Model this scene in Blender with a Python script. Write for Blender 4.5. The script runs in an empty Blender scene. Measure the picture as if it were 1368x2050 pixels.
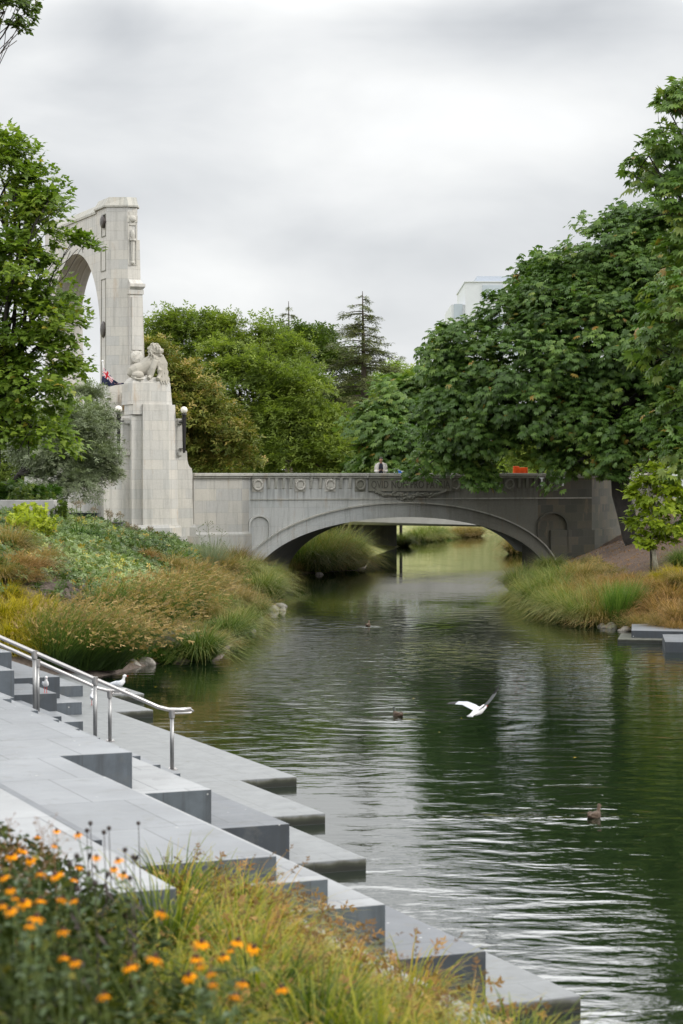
import bpy, bmesh, math, random
import numpy as np
from mathutils import Vector, Matrix, Euler
R = math.radians
C = bpy.context.scene.collection
S = bpy.context.scene
# ------------------------------------------------------------------ camera
H = 4.6; F = 4250.0; PITCH = math.atan(75.0 / F)
cd = bpy.data.cameras.new('camera'); cam = bpy.data.objects.new('camera', cd); C.objects.link(cam)
cam.location = (0, 0, H); cam.rotation_euler = (R(90) - PITCH, 0, 0)
cd.sensor_fit = 'VERTICAL'; cd.sensor_height = 36; cd.sensor_width = 24; cd.lens = F / 2050 * 36
cd.clip_start = 0.1; cd.clip_end = 3000
cd.dof.use_dof = True; cd.dof.focus_distance = 82; cd.dof.aperture_fstop = 3.8
S.camera = cam
S.view_settings.view_transform = 'Standard'; S.view_settings.look = 'None'
S.view_settings.exposure = 0.0; S.view_settings.gamma = 1.0
S.cycles.use_denoising = True; S.cycles.adaptive_threshold = .007
S.cycles.max_bounces = 7; S.cycles.diffuse_bounces = 4; S.cycles.glossy_bounces = 3
S.cycles.transmission_bounces = 4; S.cycles.transparent_max_bounces = 6
S.cycles.caustics_reflective = False; S.cycles.caustics_refractive = False
# ------------------------------------------------------------------ sun and sky
SUN = Vector((0.80, -0.16, 0.58)).normalized()
sl = bpy.data.lights.new('sun', 'SUN'); sl.energy = 2.2; sl.angle = R(12); sl.color = (1, .95, .88)
so = bpy.data.objects.new('sun', sl); C.objects.link(so)
so.rotation_euler = SUN.to_track_quat('Z', 'Y').to_euler(); so.location = (30, -10, 40)
W = bpy.data.worlds.new('World'); S.world = W; W.use_nodes = True
def build_world():
    nt = W.node_tree; N = nt.nodes; L = nt.links
    for n in list(N): N.remove(n)
    out = N.new('ShaderNodeOutputWorld'); bg = N.new('ShaderNodeBackground'); L.new(bg.outputs[0], out.inputs[0])
    sky = N.new('ShaderNodeTexSky'); sky.sky_type = 'NISHITA'; sky.sun_disc = False
    sky.sun_elevation = math.asin(SUN.z); sky.sun_rotation = math.atan2(SUN.x, SUN.y)
    def M(op, a, b=None, c=None, clamp=False):
        m = N.new('ShaderNodeMath'); m.operation = op; m.use_clamp = clamp
        for i, v in enumerate((a, b, c)):
            if v is None: continue
            if isinstance(v, (int, float)): m.inputs[i].default_value = v
            else: L.new(v, m.inputs[i])
        return m.outputs[0]
    tc = N.new('ShaderNodeTexCoord'); sep = N.new('ShaderNodeSeparateXYZ'); L.new(tc.outputs['Generated'], sep.inputs[0])
    az = M('ARCTAN2', sep.outputs[0], sep.outputs[1]); el = M('ARCSINE', sep.outputs[2])
    cb = N.new('ShaderNodeCombineXYZ'); L.new(M('MULTIPLY', az, 6.0), cb.inputs[0]); L.new(M('MULTIPLY', el, 13.0), cb.inputs[1]); cb.inputs[2].default_value = 3.3
    n1 = N.new('ShaderNodeTexNoise'); L.new(cb.outputs[0], n1.inputs['Vector']); n1.inputs['Scale'].default_value = 1.0; n1.inputs['Detail'].default_value = 5; n1.inputs['Roughness'].default_value = .5; n1.inputs['Distortion'].default_value = .3
    def gauss(a0, e0, wa, we):
        da = M('DIVIDE', M('SUBTRACT', az, a0), wa); de = M('DIVIDE', M('SUBTRACT', el, e0), we)
        return M('EXPONENT', M('MULTIPLY', M('ADD', M('MULTIPLY', da, da), M('MULTIPLY', de, de)), -1.0))
    pa = lambda px: (px - 684) / F
    pe = lambda py: (950 - py) / F
    v = M('MULTIPLY_ADD', n1.outputs[0], .66, .50)
    for (x, y, wx, wy, k) in [(850, 270, 430, 170, .18), (560, 60, 170, 90, .14), (60, 120, 120, 120, .10), (1180, 0, 420, 190, -.34), (250, -20, 330, 190, -.24), (700, 0, 900, 150, -.06), (300, 390, 380, 60, -.08), (760, 500, 300, 55, -.10), (250, 60, 70, 80, -.08), (1000, 470, 120, 60, -.06), (450, 560, 300, 60, .05), (100, 230, 200, 60, -.05)]:
        v = M('ADD', v, M('MULTIPLY', gauss(pa(x), pe(y), wx / F, wy / F), k))
    hr = N.new('ShaderNodeValToRGB'); L.new(M('DIVIDE', el, math.pi / 2), hr.inputs[0]); hr.color_ramp.interpolation = 'EASE'; e = hr.color_ramp.elements
    e[0].position = 6.5 / 90; e[0].color = (.25, .25, .25, 1); e[1].position = 16 / 90; e[1].color = (1, 1, 1, 1)
    for p_, c_ in ((11.5 / 90, .305), (30 / 90, .62), (1.0, .46)):
        q = e.new(p_); q.color = (c_, c_, c_, 1)
    v = M('MULTIPLY', v, M('MULTIPLY', hr.outputs[0], 1 / .25))
    ramp = N.new('ShaderNodeValToRGB'); L.new(v, ramp.inputs[0])
    ramp.color_ramp.elements[0].position = .45; ramp.color_ramp.elements[0].color = (.92, .97, 1.04, 1)
    ramp.color_ramp.elements[1].position = 1.0; ramp.color_ramp.elements[1].color = (.99, 1, 1.0, 1)
    mx = N.new('ShaderNodeMix'); mx.data_type = 'RGBA'; mx.blend_type = 'MULTIPLY'; mx.inputs[0].default_value = 1
    L.new(ramp.outputs[0], mx.inputs[6])
    vc = N.new('ShaderNodeCombineXYZ')
    for i in range(3): L.new(v, vc.inputs[i])
    L.new(vc.outputs[0], mx.inputs[7])
    sk = N.new('ShaderNodeMix'); sk.data_type = 'RGBA'; sk.blend_type = 'MIX'; sk.inputs[0].default_value = .93
    sc = N.new('ShaderNodeMix'); sc.data_type = 'RGBA'; sc.blend_type = 'MULTIPLY'; sc.inputs[0].default_value = 1; L.new(sky.outputs[0], sc.inputs[6]); sc.inputs[7].default_value = (.08, .08, .08, 1)
    L.new(sc.outputs[2], sk.inputs[6]); L.new(mx.outputs[2], sk.inputs[7])
    L.new(sk.outputs[2], bg.inputs[0]); bg.inputs[1].default_value = 1.0
build_world()
# ------------------------------------------------------------------ frames and coordinates
A = Vector((-.387, .922)); A.normalize(); B = Vector((A.y, -A.x))
cp, sp = math.cos(PITCH), math.sin(PITCH)
def ray(px, py):
    x = (px - 684) / F; y = (1025 - py) / F
    return Vector((x, cp + y * sp, -sp + y * cp))
def at_z(px, py, z):
    d = ray(px, py); k = (z - H) / d.z
    return Vector((d.x * k, d.y * k, z))
def at_y(px, py, Y):
    d = ray(px, py); k = Y / d.y
    return Vector((d.x * k, Y, H + d.z * k))
def zpy(py, Y): return at_y(684, py, Y).z
def UV(u, v): return (A.x * u + B.x * v, A.y * u + B.y * v)
P0 = Vector((-3.88, 89.6))
def TN(t, n):
    p = P0 + B * t - A * n; return (p.x, p.y)
def tpx(px, n=0.0):
    k = (px - 684) / F; q = P0 - A * n
    return (k * q.y - q.x) / (B.x - k * B.y)
# ------------------------------------------------------------------ mesh helpers
def boxuv(me):
    n = len(me.vertices)
    if not n: return
    co = np.empty(n * 3, np.float32); me.vertices.foreach_get('co', co); co = co.reshape(-1, 3)
    uvl = me.uv_layers.new(name='UVMap') if not me.uv_layers else me.uv_layers[0]
    nl = len(me.loops); vi = np.empty(nl, np.int32); me.loops.foreach_get('vertex_index', vi)
    npo = len(me.polygons); no = np.empty(npo * 3, np.float32); me.polygons.foreach_get('normal', no); no = no.reshape(-1, 3)
    lt = np.empty(npo, np.int32); me.polygons.foreach_get('loop_total', lt)
    ln = np.repeat(no, lt, axis=0); p = co[vi]
    flat = np.abs(ln[:, 2]) > .75
    h = np.hypot(ln[:, 0], ln[:, 1]); h[h < 1e-6] = 1
    tx, ty = -ln[:, 1] / h, ln[:, 0] / h
    u = np.where(flat, p[:, 0] * B.x + p[:, 1] * B.y, p[:, 0] * tx + p[:, 1] * ty)
    v = np.where(flat, p[:, 0] * A.x + p[:, 1] * A.y, p[:, 2])
    uvl.data.foreach_set('uv', np.stack([u, v], 1).astype(np.float32).ravel())
class MB:
    def __init__(s): s.v = []; s.f = []; s.m = []
    def add(s, vs, fs, mi=0):
        o = len(s.v); s.v += [tuple(v) for v in vs]; s.f += [tuple(i + o for i in f) for f in fs]; s.m += [mi] * len(fs)
        return s
    def prism(s, poly, z0, z1, top=None, mi=0):
        top = top or poly; n = len(poly)
        vs = [(p[0], p[1], z0) for p in poly] + [(p[0], p[1], z1) for p in top]
        fs = [(i, (i + 1) % n, n + (i + 1) % n, n + i) for i in range(n)] + [tuple(range(n - 1, -1, -1)), tuple(range(n, 2 * n))]
        ar = sum(poly[i][0] * poly[(i + 1) % n][1] - poly[(i + 1) % n][0] * poly[i][1] for i in range(n))
        if ar < 0: fs = [tuple(reversed(f)) for f in fs]
        return s.add(vs, fs, mi)
    def tn(s, t0, t1, n0, n1, z0, z1, mi=0):
        return s.prism([TN(t0, n0), TN(t1, n0), TN(t1, n1), TN(t0, n1)], z0, z1, mi=mi)
    def uvbox(s, u0, u1, v0, v1, z0, z1, mi=0):
        return s.prism([UV(u0, v0), UV(u0, v1), UV(u1, v1), UV(u1, v0)], z0, z1, mi=mi)
    def box(s, c, sz, mi=0, rz=0):
        x, y, z = [a / 2 for a in sz]; ca, sa = math.cos(rz), math.sin(rz)
        pl = [(c[0] + a * ca - b * sa, c[1] + a * sa + b * ca) for a, b in ((-x, -y), (x, -y), (x, y), (-x, y))]
        return s.prism(pl, c[2] - z, c[2] + z, mi=mi)
    def loft(s, pts, rad, seg=8, mi=0, up=(0, 0, 1)):
        """tube through pts; rad a number or (side, vertical) per point"""
        pts = [Vector(p) for p in pts]; vs = []; n = len(pts)
        for i, p in enumerate(pts):
            d = (pts[min(i + 1, n - 1)] - pts[max(i - 1, 0)]).normalized(); u = Vector(up)
            if abs(d.dot(u)) > .97: u = Vector((0, 1, 0))
            x = d.cross(u).normalized(); y = x.cross(d)
            r = rad[i] if hasattr(rad, '__len__') else rad
            ra, rb = (r if hasattr(r, '__len__') else (r, r))
            for k in range(seg):
                a = 2 * math.pi * k / seg; vs.append(p + x * (ra * math.cos(a)) + y * (rb * math.sin(a)))
        fs = []
        for i in range(n - 1):
            for k in range(seg):
                a = i * seg + k; b = i * seg + (k + 1) % seg; fs.append((a, b, b + seg, a + seg))
        fs += [tuple(range(seg - 1, -1, -1)), tuple(range((n - 1) * seg, n * seg))]
        return s.add(vs, fs, mi)
    def ball(s, c, r, seg=10, rings=6, mi=0, rot=None):
        r = r if hasattr(r, '__len__') else (r, r, r); vs = []; fs = []; c = Vector(c)
        for i in range(rings + 1):
            th = math.pi * i / rings
            for k in range(seg):
                ph = 2 * math.pi * k / seg
                q = Vector((r[0] * math.sin(th) * math.cos(ph), r[1] * math.sin(th) * math.sin(ph), r[2] * math.cos(th)))
                if rot: q = rot @ q
                vs.append(c + q)
        for i in range(rings):
            for k in range(seg):
                a = i * seg + k; b = i * seg + (k + 1) % seg; fs.append((a, a + seg, b + seg, b))
        return s.add(vs, fs, mi)
    def build(s, name, mat, parent=None, smooth=False, bevel=0, clean=False):
        me = bpy.data.meshes.new(name); me.from_pydata(s.v, [], s.f)
        mats = mat if isinstance(mat, (list, tuple)) else [mat]
        for m in mats: me.materials.append(m)
        if len(mats) > 1: me.polygons.foreach_set('material_index', s.m)
        if clean:
            bm = bmesh.new(); bm.from_mesh(me); bmesh.ops.remove_doubles(bm, verts=bm.verts, dist=1e-5); bmesh.ops.recalc_face_normals(bm, faces=bm.faces); bm.to_mesh(me); bm.free()
        if smooth: me.polygons.foreach_set('use_smooth', [True] * len(me.polygons))
        me.update(); boxuv(me)
        o = bpy.data.objects.new(name, me); C.objects.link(o); o.parent = parent
        if bevel:
            b = o.modifiers.new('bevel', 'BEVEL'); b.width = bevel; b.segments = 2; b.limit_method = 'ANGLE'
        return o
def tag(o, label=None, cat=None, group=None, kind=None):
    if label: o['label'] = label
    if cat: o['category'] = cat
    if group: o['group'] = group
    if kind: o['kind'] = kind
    return o
def empty(name, loc=(0, 0, 0), rz=0):
    o = bpy.data.objects.new(name, None); C.objects.link(o); o.location = loc; o.rotation_euler = (0, 0, rz); o.empty_display_size = .2
    return o
def copy_tree(o, parent=None):
    c = o.copy(); C.objects.link(c)
    if parent: c.parent = parent
    for ch in list(o.children): copy_tree(ch, c)
    return c
ORD = 'first second third fourth fifth sixth seventh eighth ninth tenth eleventh twelfth thirteenth fourteenth fifteenth sixteenth seventeenth eighteenth nineteenth twentieth'.split()
ORD += ['twenty-' + w for w in ORD[:9]] + ['thirtieth'] + ['thirty-' + w for w in ORD[:9]] + ['fortieth'] + ['forty-' + w for w in ORD[:9]] + ['fiftieth']
def np_mesh(name, V, Fc, mat, tint=None, parent=None, smooth=False):
    """V (n,3), Fc (m,k) -> mesh object with a per-face tint attribute"""
    me = bpy.data.meshes.new(name); m, k = Fc.shape
    me.vertices.add(len(V)); me.vertices.foreach_set('co', V.astype(np.float32).ravel())
    me.loops.add(m * k); me.loops.foreach_set('vertex_index', Fc.astype(np.int32).ravel())
    me.polygons.add(m); me.polygons.foreach_set('loop_start', np.arange(0, m * k, k, dtype=np.int32)); me.polygons.foreach_set('loop_total', np.full(m, k, np.int32))
    if smooth: me.polygons.foreach_set('use_smooth', np.ones(m, bool))
    me.update(calc_edges=True)
    if tint is not None:
        a = me.attributes.new('tint', 'FLOAT', 'FACE'); a.data.foreach_set('value', tint.astype(np.float32))
    me.materials.append(mat)
    o = bpy.data.objects.new(name, me); C.objects.link(o); o.parent = parent
    return o
# ------------------------------------------------------------------ materials
class NT:
    def __init__(s, name):
        s.m = bpy.data.materials.new(name); s.m.use_nodes = True; s.N = s.m.node_tree.nodes; s.L = s.m.node_tree.links
        s.b = s.N['Principled BSDF']; s.out = s.N['Material Output']
    def new(s, t, **kw):
        n = s.N.new(t)
        for k, v in kw.items(): setattr(n, k, v)
        return n
    def link(s, a, b): s.L.new(a, b)
    def math(s, op, a, b=None, c=None, clamp=False):
        m = s.N.new('ShaderNodeMath'); m.operation = op; m.use_clamp = clamp
        for i, v in enumerate((a, b, c)):
            if v is None: continue
            if isinstance(v, (int, float)): m.inputs[i].default_value = v
            else: s.L.new(v, m.inputs[i])
        return m.outputs[0]
    def ramp(s, fac, stops, interp='LINEAR'):
        r = s.N.new('ShaderNodeValToRGB'); s.L.new(fac, r.inputs[0]); e = r.color_ramp.elements; r.color_ramp.interpolation = interp
        while len(e) < len(stops): e.new(.5)
        for i, (p, c) in enumerate(stops): e[i].position = p; e[i].color = (c[0], c[1], c[2], 1) if hasattr(c, '__len__') else (c, c, c, 1)
        return r.outputs[0]
    def noise(s, vec, scale, detail=4, rough=.55, dist=0):
        n = s.N.new('ShaderNodeTexNoise'); n.inputs['Scale'].default_value = scale; n.inputs['Detail'].default_value = detail; n.inputs['Roughness'].default_value = rough; n.inputs['Distortion'].default_value = dist
        if vec is not None: s.L.new(vec, n.inputs['Vector'])
        return n.outputs[0]
    def mapping(s, vec, scale=(1, 1, 1), loc=(0, 0, 0), rot=(0, 0, 0)):
        m = s.N.new('ShaderNodeMapping'); s.L.new(vec, m.inputs[0]); m.inputs['Scale'].default_value = scale; m.inputs['Location'].default_value = loc; m.inputs['Rotation'].default_value = rot
        return m.outputs[0]
    def mix(s, fac, a, b, mode='MIX'):
        m = s.N.new('ShaderNodeMix'); m.data_type = 'RGBA'; m.blend_type = mode
        for i, v in ((0, fac), (6, a), (7, b)):
            if isinstance(v, (int, float)): m.inputs[i].default_value = v
            elif isinstance(v, tuple): m.inputs[i].default_value = (v[0], v[1], v[2], 1)
            else: s.L.new(v, m.inputs[i])
        return m.outputs[2]
    def bump(s, h, strength=.3, dist=.02):
        b = s.N.new('ShaderNodeBump'); b.inputs['Strength'].default_value = strength; b.inputs['Distance'].default_value = dist
        s.L.new(h, b.inputs['Height']); s.L.new(b.outputs[0], s.b.inputs['Normal']); return b
    def done(s, col=None, rough=None, **kw):
        if col is not None:
            if isinstance(col, tuple): s.b.inputs['Base Color'].default_value = (col[0], col[1], col[2], 1)
            else: s.L.new(col, s.b.inputs['Base Color'])
        if rough is not None:
            if isinstance(rough, (int, float)): s.b.inputs['Roughness'].default_value = rough
            else: s.L.new(rough, s.b.inputs['Roughness'])
        for k, v in kw.items(): s.b.inputs[k].default_value = v
        return s.m
def plain(name, col, rough=.6, var=.12, scale=8, metallic=0, bump=.0, spec=.5):
    t = NT(name); tc = t.new('ShaderNodeTexCoord').outputs['Object']
    n = t.noise(tc, scale, 4)
    c = t.ramp(n, [(.25, tuple(x * (1 - var) for x in col)), (.75, tuple(min(1, x * (1 + var)) for x in col))])
    if bump: t.bump(n, bump, .01)
    t.done(c, rough, Metallic=metallic); t.b.inputs['Specular IOR Level'].default_value = spec
    return t.m
def ashlar(name, cols, bw=.85, bh=.42, mortar=.006, stain=.5, green=.0, joint=.55, rough=.85, stain_shade=False):
    """coursed stone: cols = three tones a block may have"""
    t = NT(name); uv = t.new('ShaderNodeUVMap').outputs[0]
    def brick(c1, c2, mo, off):
        b = t.new('ShaderNodeTexBrick'); t.link(t.mapping(uv, loc=(off, 0, 0)) , b.inputs['Vector'])
        b.inputs['Color1'].default_value = (c1,) * 3 + (1,); b.inputs['Color2'].default_value = (c2,) * 3 + (1,); b.inputs['Mortar'].default_value = (mo,) * 3 + (1,)
        b.inputs['Scale'].default_value = 1; b.inputs['Mortar Size'].default_value = mortar; b.inputs['Mortar Smooth'].default_value = .3; b.inputs['Bias'].default_value = 0
        b.inputs['Brick Width'].default_value = bw; b.inputs['Row Height'].default_value = bh; b.offset = .45; b.squash = 1; b.offset_frequency = 2
        return b
    b = brick(0, 1, .5, 0)
    base = t.ramp(b.outputs['Color'], [(0, cols[0]), (.5, cols[1]), (1, cols[2])])
    n1 = t.noise(uv, .9, 5, .6); n2 = t.noise(uv, 14, 4, .6)
    base = t.mix(t.math('MULTIPLY_ADD', n1, .9, -.25, True), base, tuple(c * .80 for c in cols[1]), 'MIX')
    base = t.mix(.18, base, t.ramp(n2, [(.3, (.45,) * 3), (.7, (1,) * 3)]), 'MULTIPLY')
    dr = t.noise(t.mapping(uv, (3.2, .28, 1)), 1.6, 5, .65, .4)
    drm = t.ramp(dr, [(.50, 0.0), (.72, 1.0)])
    base = t.mix(t.math('MULTIPLY', drm, stain), base, (.11, .108, .09))
    rs = t.noise(t.mapping(uv, (2.0, .6, 1), (7, 3, 0)), 1.1, 4, .6)
    base = t.mix(t.math('MULTIPLY', t.ramp(rs, [(.60, 0.0), (.75, 1.0)]), .5), base, (.42, .29, .17))
    if green: base = t.mix(t.math('MULTIPLY', t.ramp(t.noise(uv, .7, 4), [(.4, 0.0), (.7, 1.0)]), green), base, (.07, .085, .045))
    if stain_shade:
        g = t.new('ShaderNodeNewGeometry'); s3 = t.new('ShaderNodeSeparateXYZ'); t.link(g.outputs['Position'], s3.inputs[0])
        k = t.math('ADD', t.math('MULTIPLY', s3.outputs[0], .16), t.math('MULTIPLY', t.math('SUBTRACT', n1, .5), .9), clamp=True)  # darker to the right: weathering plus the chestnut's shade put into the colour
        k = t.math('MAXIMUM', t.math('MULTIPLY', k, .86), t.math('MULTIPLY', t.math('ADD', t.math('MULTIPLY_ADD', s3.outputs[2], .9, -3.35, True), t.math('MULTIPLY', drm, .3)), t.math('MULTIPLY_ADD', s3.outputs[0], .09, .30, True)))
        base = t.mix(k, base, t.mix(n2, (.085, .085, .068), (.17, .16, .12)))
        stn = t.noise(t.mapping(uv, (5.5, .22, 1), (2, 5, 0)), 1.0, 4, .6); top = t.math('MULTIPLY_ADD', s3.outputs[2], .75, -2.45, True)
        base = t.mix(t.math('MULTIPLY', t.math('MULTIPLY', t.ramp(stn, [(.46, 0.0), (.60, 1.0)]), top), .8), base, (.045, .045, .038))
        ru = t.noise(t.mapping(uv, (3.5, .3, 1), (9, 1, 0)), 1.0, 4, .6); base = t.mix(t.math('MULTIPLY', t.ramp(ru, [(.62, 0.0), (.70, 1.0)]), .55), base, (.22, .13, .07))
    base = t.mix(t.math('MULTIPLY', b.outputs['Fac'], joint), base, (.13, .125, .11))
    hb = t.math('ADD', t.math('MULTIPLY', b.outputs['Fac'], -1.0), t.math('MULTIPLY', n2, .5))
    t.bump(hb, .5, .012)
    return t.done(base, rough)
M = {}
M['stone'] = ashlar('limestone_monument', [(.53, .525, .50), (.58, .56, .52), (.63, .60, .54)], .8, .4, stain=.34, joint=.32)
M['stone_big'] = ashlar('limestone_base', [(.45, .45, .44), (.50, .485, .45), (.56, .53, .47)], .95, .5, stain=.34, joint=.3)
M['stone_bridge'] = ashlar('limestone_bridge', [(.50, .515, .51), (.55, .555, .54), (.60, .595, .56)], 1.6, .8, .004, stain=.42, joint=.35, stain_shade=True)
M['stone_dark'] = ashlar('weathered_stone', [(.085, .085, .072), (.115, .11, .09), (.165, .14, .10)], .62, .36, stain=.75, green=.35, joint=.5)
M['stone_trim'] = ashlar('stone_moulding', [(.42, .42, .38), (.48, .47, .43), (.52, .50, .44)], 1.1, 3, .005, stain=.6, green=.15, joint=.5, stain_shade=False)
M['stone_plain'] = ashlar('carved_stone', [(.52, .50, .45), (.56, .54, .49), (.60, .57, .51)], 9, 9, .0, stain=.5, joint=0)
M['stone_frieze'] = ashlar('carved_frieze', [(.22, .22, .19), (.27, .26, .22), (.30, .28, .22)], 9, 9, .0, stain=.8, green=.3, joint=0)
M['lion_stone'] = ashlar('weathered_carving', [(.36, .34, .29), (.46, .43, .37), (.55, .51, .44)], 9, 9, .0, stain=.8, joint=0)
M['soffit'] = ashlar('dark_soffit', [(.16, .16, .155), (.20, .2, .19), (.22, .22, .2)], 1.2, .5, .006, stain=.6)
M['bronze'] = plain('dark_bronze', (.06, .05, .045), .45, .3, 30, .6)
M['black_iron'] = plain('black_painted_iron', (.02, .018, .018), .4, .2, 20, .3)
M['globe'] = plain('opal_glass', (.82, .78, .70), .15, .03, 5)
M['steel'] = plain('brushed_steel', (.52, .50, .49), .30, .08, 40, 1.0)
M['steel_dull'] = plain('dull_steel', (.27, .27, .27), .42, .08, 40, 1.0)
M['letters'] = plain('incised_letters', (.10, .097, .08), .9, .3, 20)
def granite(name, base, top):
    t = NT(name); uv = t.new('ShaderNodeUVMap').outputs[0]
    b = t.new('ShaderNodeTexBrick'); t.link(uv, b.inputs['Vector']); b.inputs['Scale'].default_value = 1
    b.inputs['Color1'].default_value = (.0,) * 3 + (1,); b.inputs['Color2'].default_value = (1,) * 3 + (1,); b.inputs['Mortar'].default_value = (.5,) * 3 + (1,)
    b.inputs['Mortar Size'].default_value = .007; b.inputs['Mortar Smooth'].default_value = .2; b.inputs['Brick Width'].default_value = .86; b.inputs['Row Height'].default_value = 1.65; b.offset = .37
    sp = t.noise(uv, 170, 2, .8); big = t.noise(uv, .8, 5, .6); mid = t.noise(uv, 6, 5, .65)
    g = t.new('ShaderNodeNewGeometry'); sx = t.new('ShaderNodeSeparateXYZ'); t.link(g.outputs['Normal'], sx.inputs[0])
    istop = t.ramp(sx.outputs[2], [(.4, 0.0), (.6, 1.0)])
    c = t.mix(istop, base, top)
    c = t.mix(t.math('MULTIPLY', t.math('SUBTRACT', b.outputs['Color'], .5), .35), c, (.05, .06, .07))
    c = t.mix(.55, c, t.ramp(sp, [(.3, .45), (.7, 1.25)]), 'MULTIPLY')
    c = t.mix(.55, c, t.ramp(big, [(.3, .62), (.7, 1.15)]), 'MULTIPLY')
    c = t.mix(.5, c, t.ramp(mid, [(.35, .70), (.65, 1.15)]), 'MULTIPLY')
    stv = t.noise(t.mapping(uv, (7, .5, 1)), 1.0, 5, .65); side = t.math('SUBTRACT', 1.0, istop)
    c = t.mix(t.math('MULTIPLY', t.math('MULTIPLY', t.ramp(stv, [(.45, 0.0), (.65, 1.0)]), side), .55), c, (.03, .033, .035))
    pt = t.noise(t.mapping(uv, (1, 1, 1), (5, 2, 0)), 2.2, 6, .7, .6); c = t.mix(t.math('MULTIPLY', t.ramp(pt, [(.56, 0.0), (.66, 1.0)]), .35), c, (.12, .12, .11))
    spot = t.new('ShaderNodeTexVoronoi'); t.link(uv, spot.inputs['Vector']); spot.inputs['Scale'].default_value = 3.1
    c = t.mix(t.math('MULTIPLY', t.ramp(spot.outputs['Distance'], [(.03, 1.0), (.05, 0.0)]), .6), c, (.75, .75, .72))
    c = t.mix(t.math('MULTIPLY', b.outputs['Fac'], .75), c, (.05, .055, .06))
    t.bump(sp, .12, .002)
    ro = t.ramp(mid, [(.3, .45), (.7, .7)])
    return t.done(c, ro)
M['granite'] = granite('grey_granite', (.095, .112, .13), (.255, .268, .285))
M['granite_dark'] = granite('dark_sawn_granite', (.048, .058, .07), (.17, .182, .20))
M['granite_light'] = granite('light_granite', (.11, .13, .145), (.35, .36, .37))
def wetgranite():
    t = NT('wet_granite'); g = t.new('ShaderNodeNewGeometry'); s3 = t.new('ShaderNodeSeparateXYZ'); t.link(g.outputs['Position'], s3.inputs[0])
    uv = t.new('ShaderNodeUVMap').outputs[0]
    lim = t.math('ADD', s3.outputs[2], t.math('MULTIPLY', t.noise(uv, 5, 4), -.09))
    c = t.ramp(t.math('MULTIPLY_ADD', lim, 3.0, .3, True), [(.30, (.012, .014, .008)), (.42, (.04, .043, .027)), (.50, (.13, .13, .11)), (.56, (.20, .21, .215))])
    sp = t.noise(uv, 150, 2, .8)
    mid = t.noise(uv, 3.5, 5, .65); b = t.new('ShaderNodeTexBrick'); t.link(uv, b.inputs['Vector']); b.inputs['Scale'].default_value = 1
    b.inputs['Mortar Size'].default_value = .004; b.inputs['Brick Width'].default_value = .86; b.inputs['Row Height'].default_value = 1.65; b.offset = .37
    c = t.mix(.5, c, t.ramp(sp, [(.3, .55), (.7, 1.2)]), 'MULTIPLY'); c = t.mix(.5, c, t.ramp(mid, [(.35, .66), (.65, 1.15)]), 'MULTIPLY')
    c = t.mix(t.math('MULTIPLY', b.outputs['Fac'], .7), c, (.05, .055, .06))
    return t.done(c, .5)
M['granite_wet'] = wetgranite()
def leafmat(name, stops, rough=.5, trans=.3, spec=.35):
    t = NT(name); at = t.new('ShaderNodeAttribute'); at.attribute_name = 'tint'
    c = t.ramp(at.outputs['Fac'], stops)
    t.done(c, rough); t.b.inputs['Specular IOR Level'].default_value = spec
    tr = t.new('ShaderNodeBsdfTranslucent'); cc = t.mix(1.0, c, (1.15, 1.25, .55), 'MULTIPLY'); t.link(cc, tr.inputs[0])
    mx = t.new('ShaderNodeMixShader'); mx.inputs[0].default_value = trans
    t.link(t.b.outputs[0], mx.inputs[1]); t.link(tr.outputs[0], mx.inputs[2]); t.link(mx.outputs[0], t.out.inputs[0])
    return t.m
M['chestnut'] = leafmat('chestnut_leaves', [(0, (.042, .088, .020)), (.5, (.092, .170, .034)), (.85, (.175, .270, .055)), (.95, (.20, .25, .05)), (1, (.36, .22, .05))], .42, .30, .4)
M['plane_leaf'] = leafmat('maple_leaves', [(0, (.065, .12, .014)), (.5, (.145, .225, .024)), (.9, (.27, .35, .045)), (1, (.38, .30, .05))], .5, .4)
M['olive'] = leafmat('olive_leaves', [(0, (.12, .155, .075)), (.5, (.22, .265, .15)), (1, (.40, .43, .30))], .5, .15)
M['oak'] = leafmat('broad_tree_leaves', [(0, (.08, .125, .024)), (.5, (.175, .235, .042)), (1, (.31, .37, .07))], .55, .40)
M['darktree'] = leafmat('dark_tree_leaves', [(0, (.045, .08, .014)), (.5, (.085, .135, .020)), (1, (.15, .20, .03))], .5, .3)
M['brighttree'] = leafmat('pale_tree_leaves', [(0, (.12, .18, .025)), (.5, (.2, .28, .04)), (1, (.32, .38, .07))], .5, .45)
M['tanflower'] = leafmat('tan_flowering_leaves', [(0, (.07, .10, .015)), (.40, (.14, .17, .026)), (.65, (.25, .24, .05)), (.85, (.36, .27, .08)), (1, (.44, .30, .11))], .6, .25)
M['conifer'] = leafmat('conifer_needles', [(0, (.08, .10, .04)), (.6, (.15, .175, .06)), (1, (.26, .27, .10))], .6, .15)
M['young'] = leafmat('young_yellow_green_leaves', [(0, (.12, .18, .012)), (.5, (.23, .31, .018)), (1, (.36, .42, .03))], .5, .45)
M['bark'] = plain('grey_brown_bark', (.07, .055, .042), .9, .4, 6, bump=.6)
M['bark_dark'] = plain('dark_bark', (.028, .024, .02), .9, .4, 5, bump=.8)
M['bark_pale'] = plain('pale_bark', (.36, .33, .27), .8, .3, 14, bump=.3)
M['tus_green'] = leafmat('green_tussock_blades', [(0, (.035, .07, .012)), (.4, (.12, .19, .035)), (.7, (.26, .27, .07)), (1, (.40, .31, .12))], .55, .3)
M['tus_tan'] = leafmat('tan_tussock_blades', [(0, (.045, .055, .015)), (.35, (.17, .16, .045)), (.65, (.34, .235, .08)), (1, (.46, .27, .10))], .55, .3)
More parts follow.
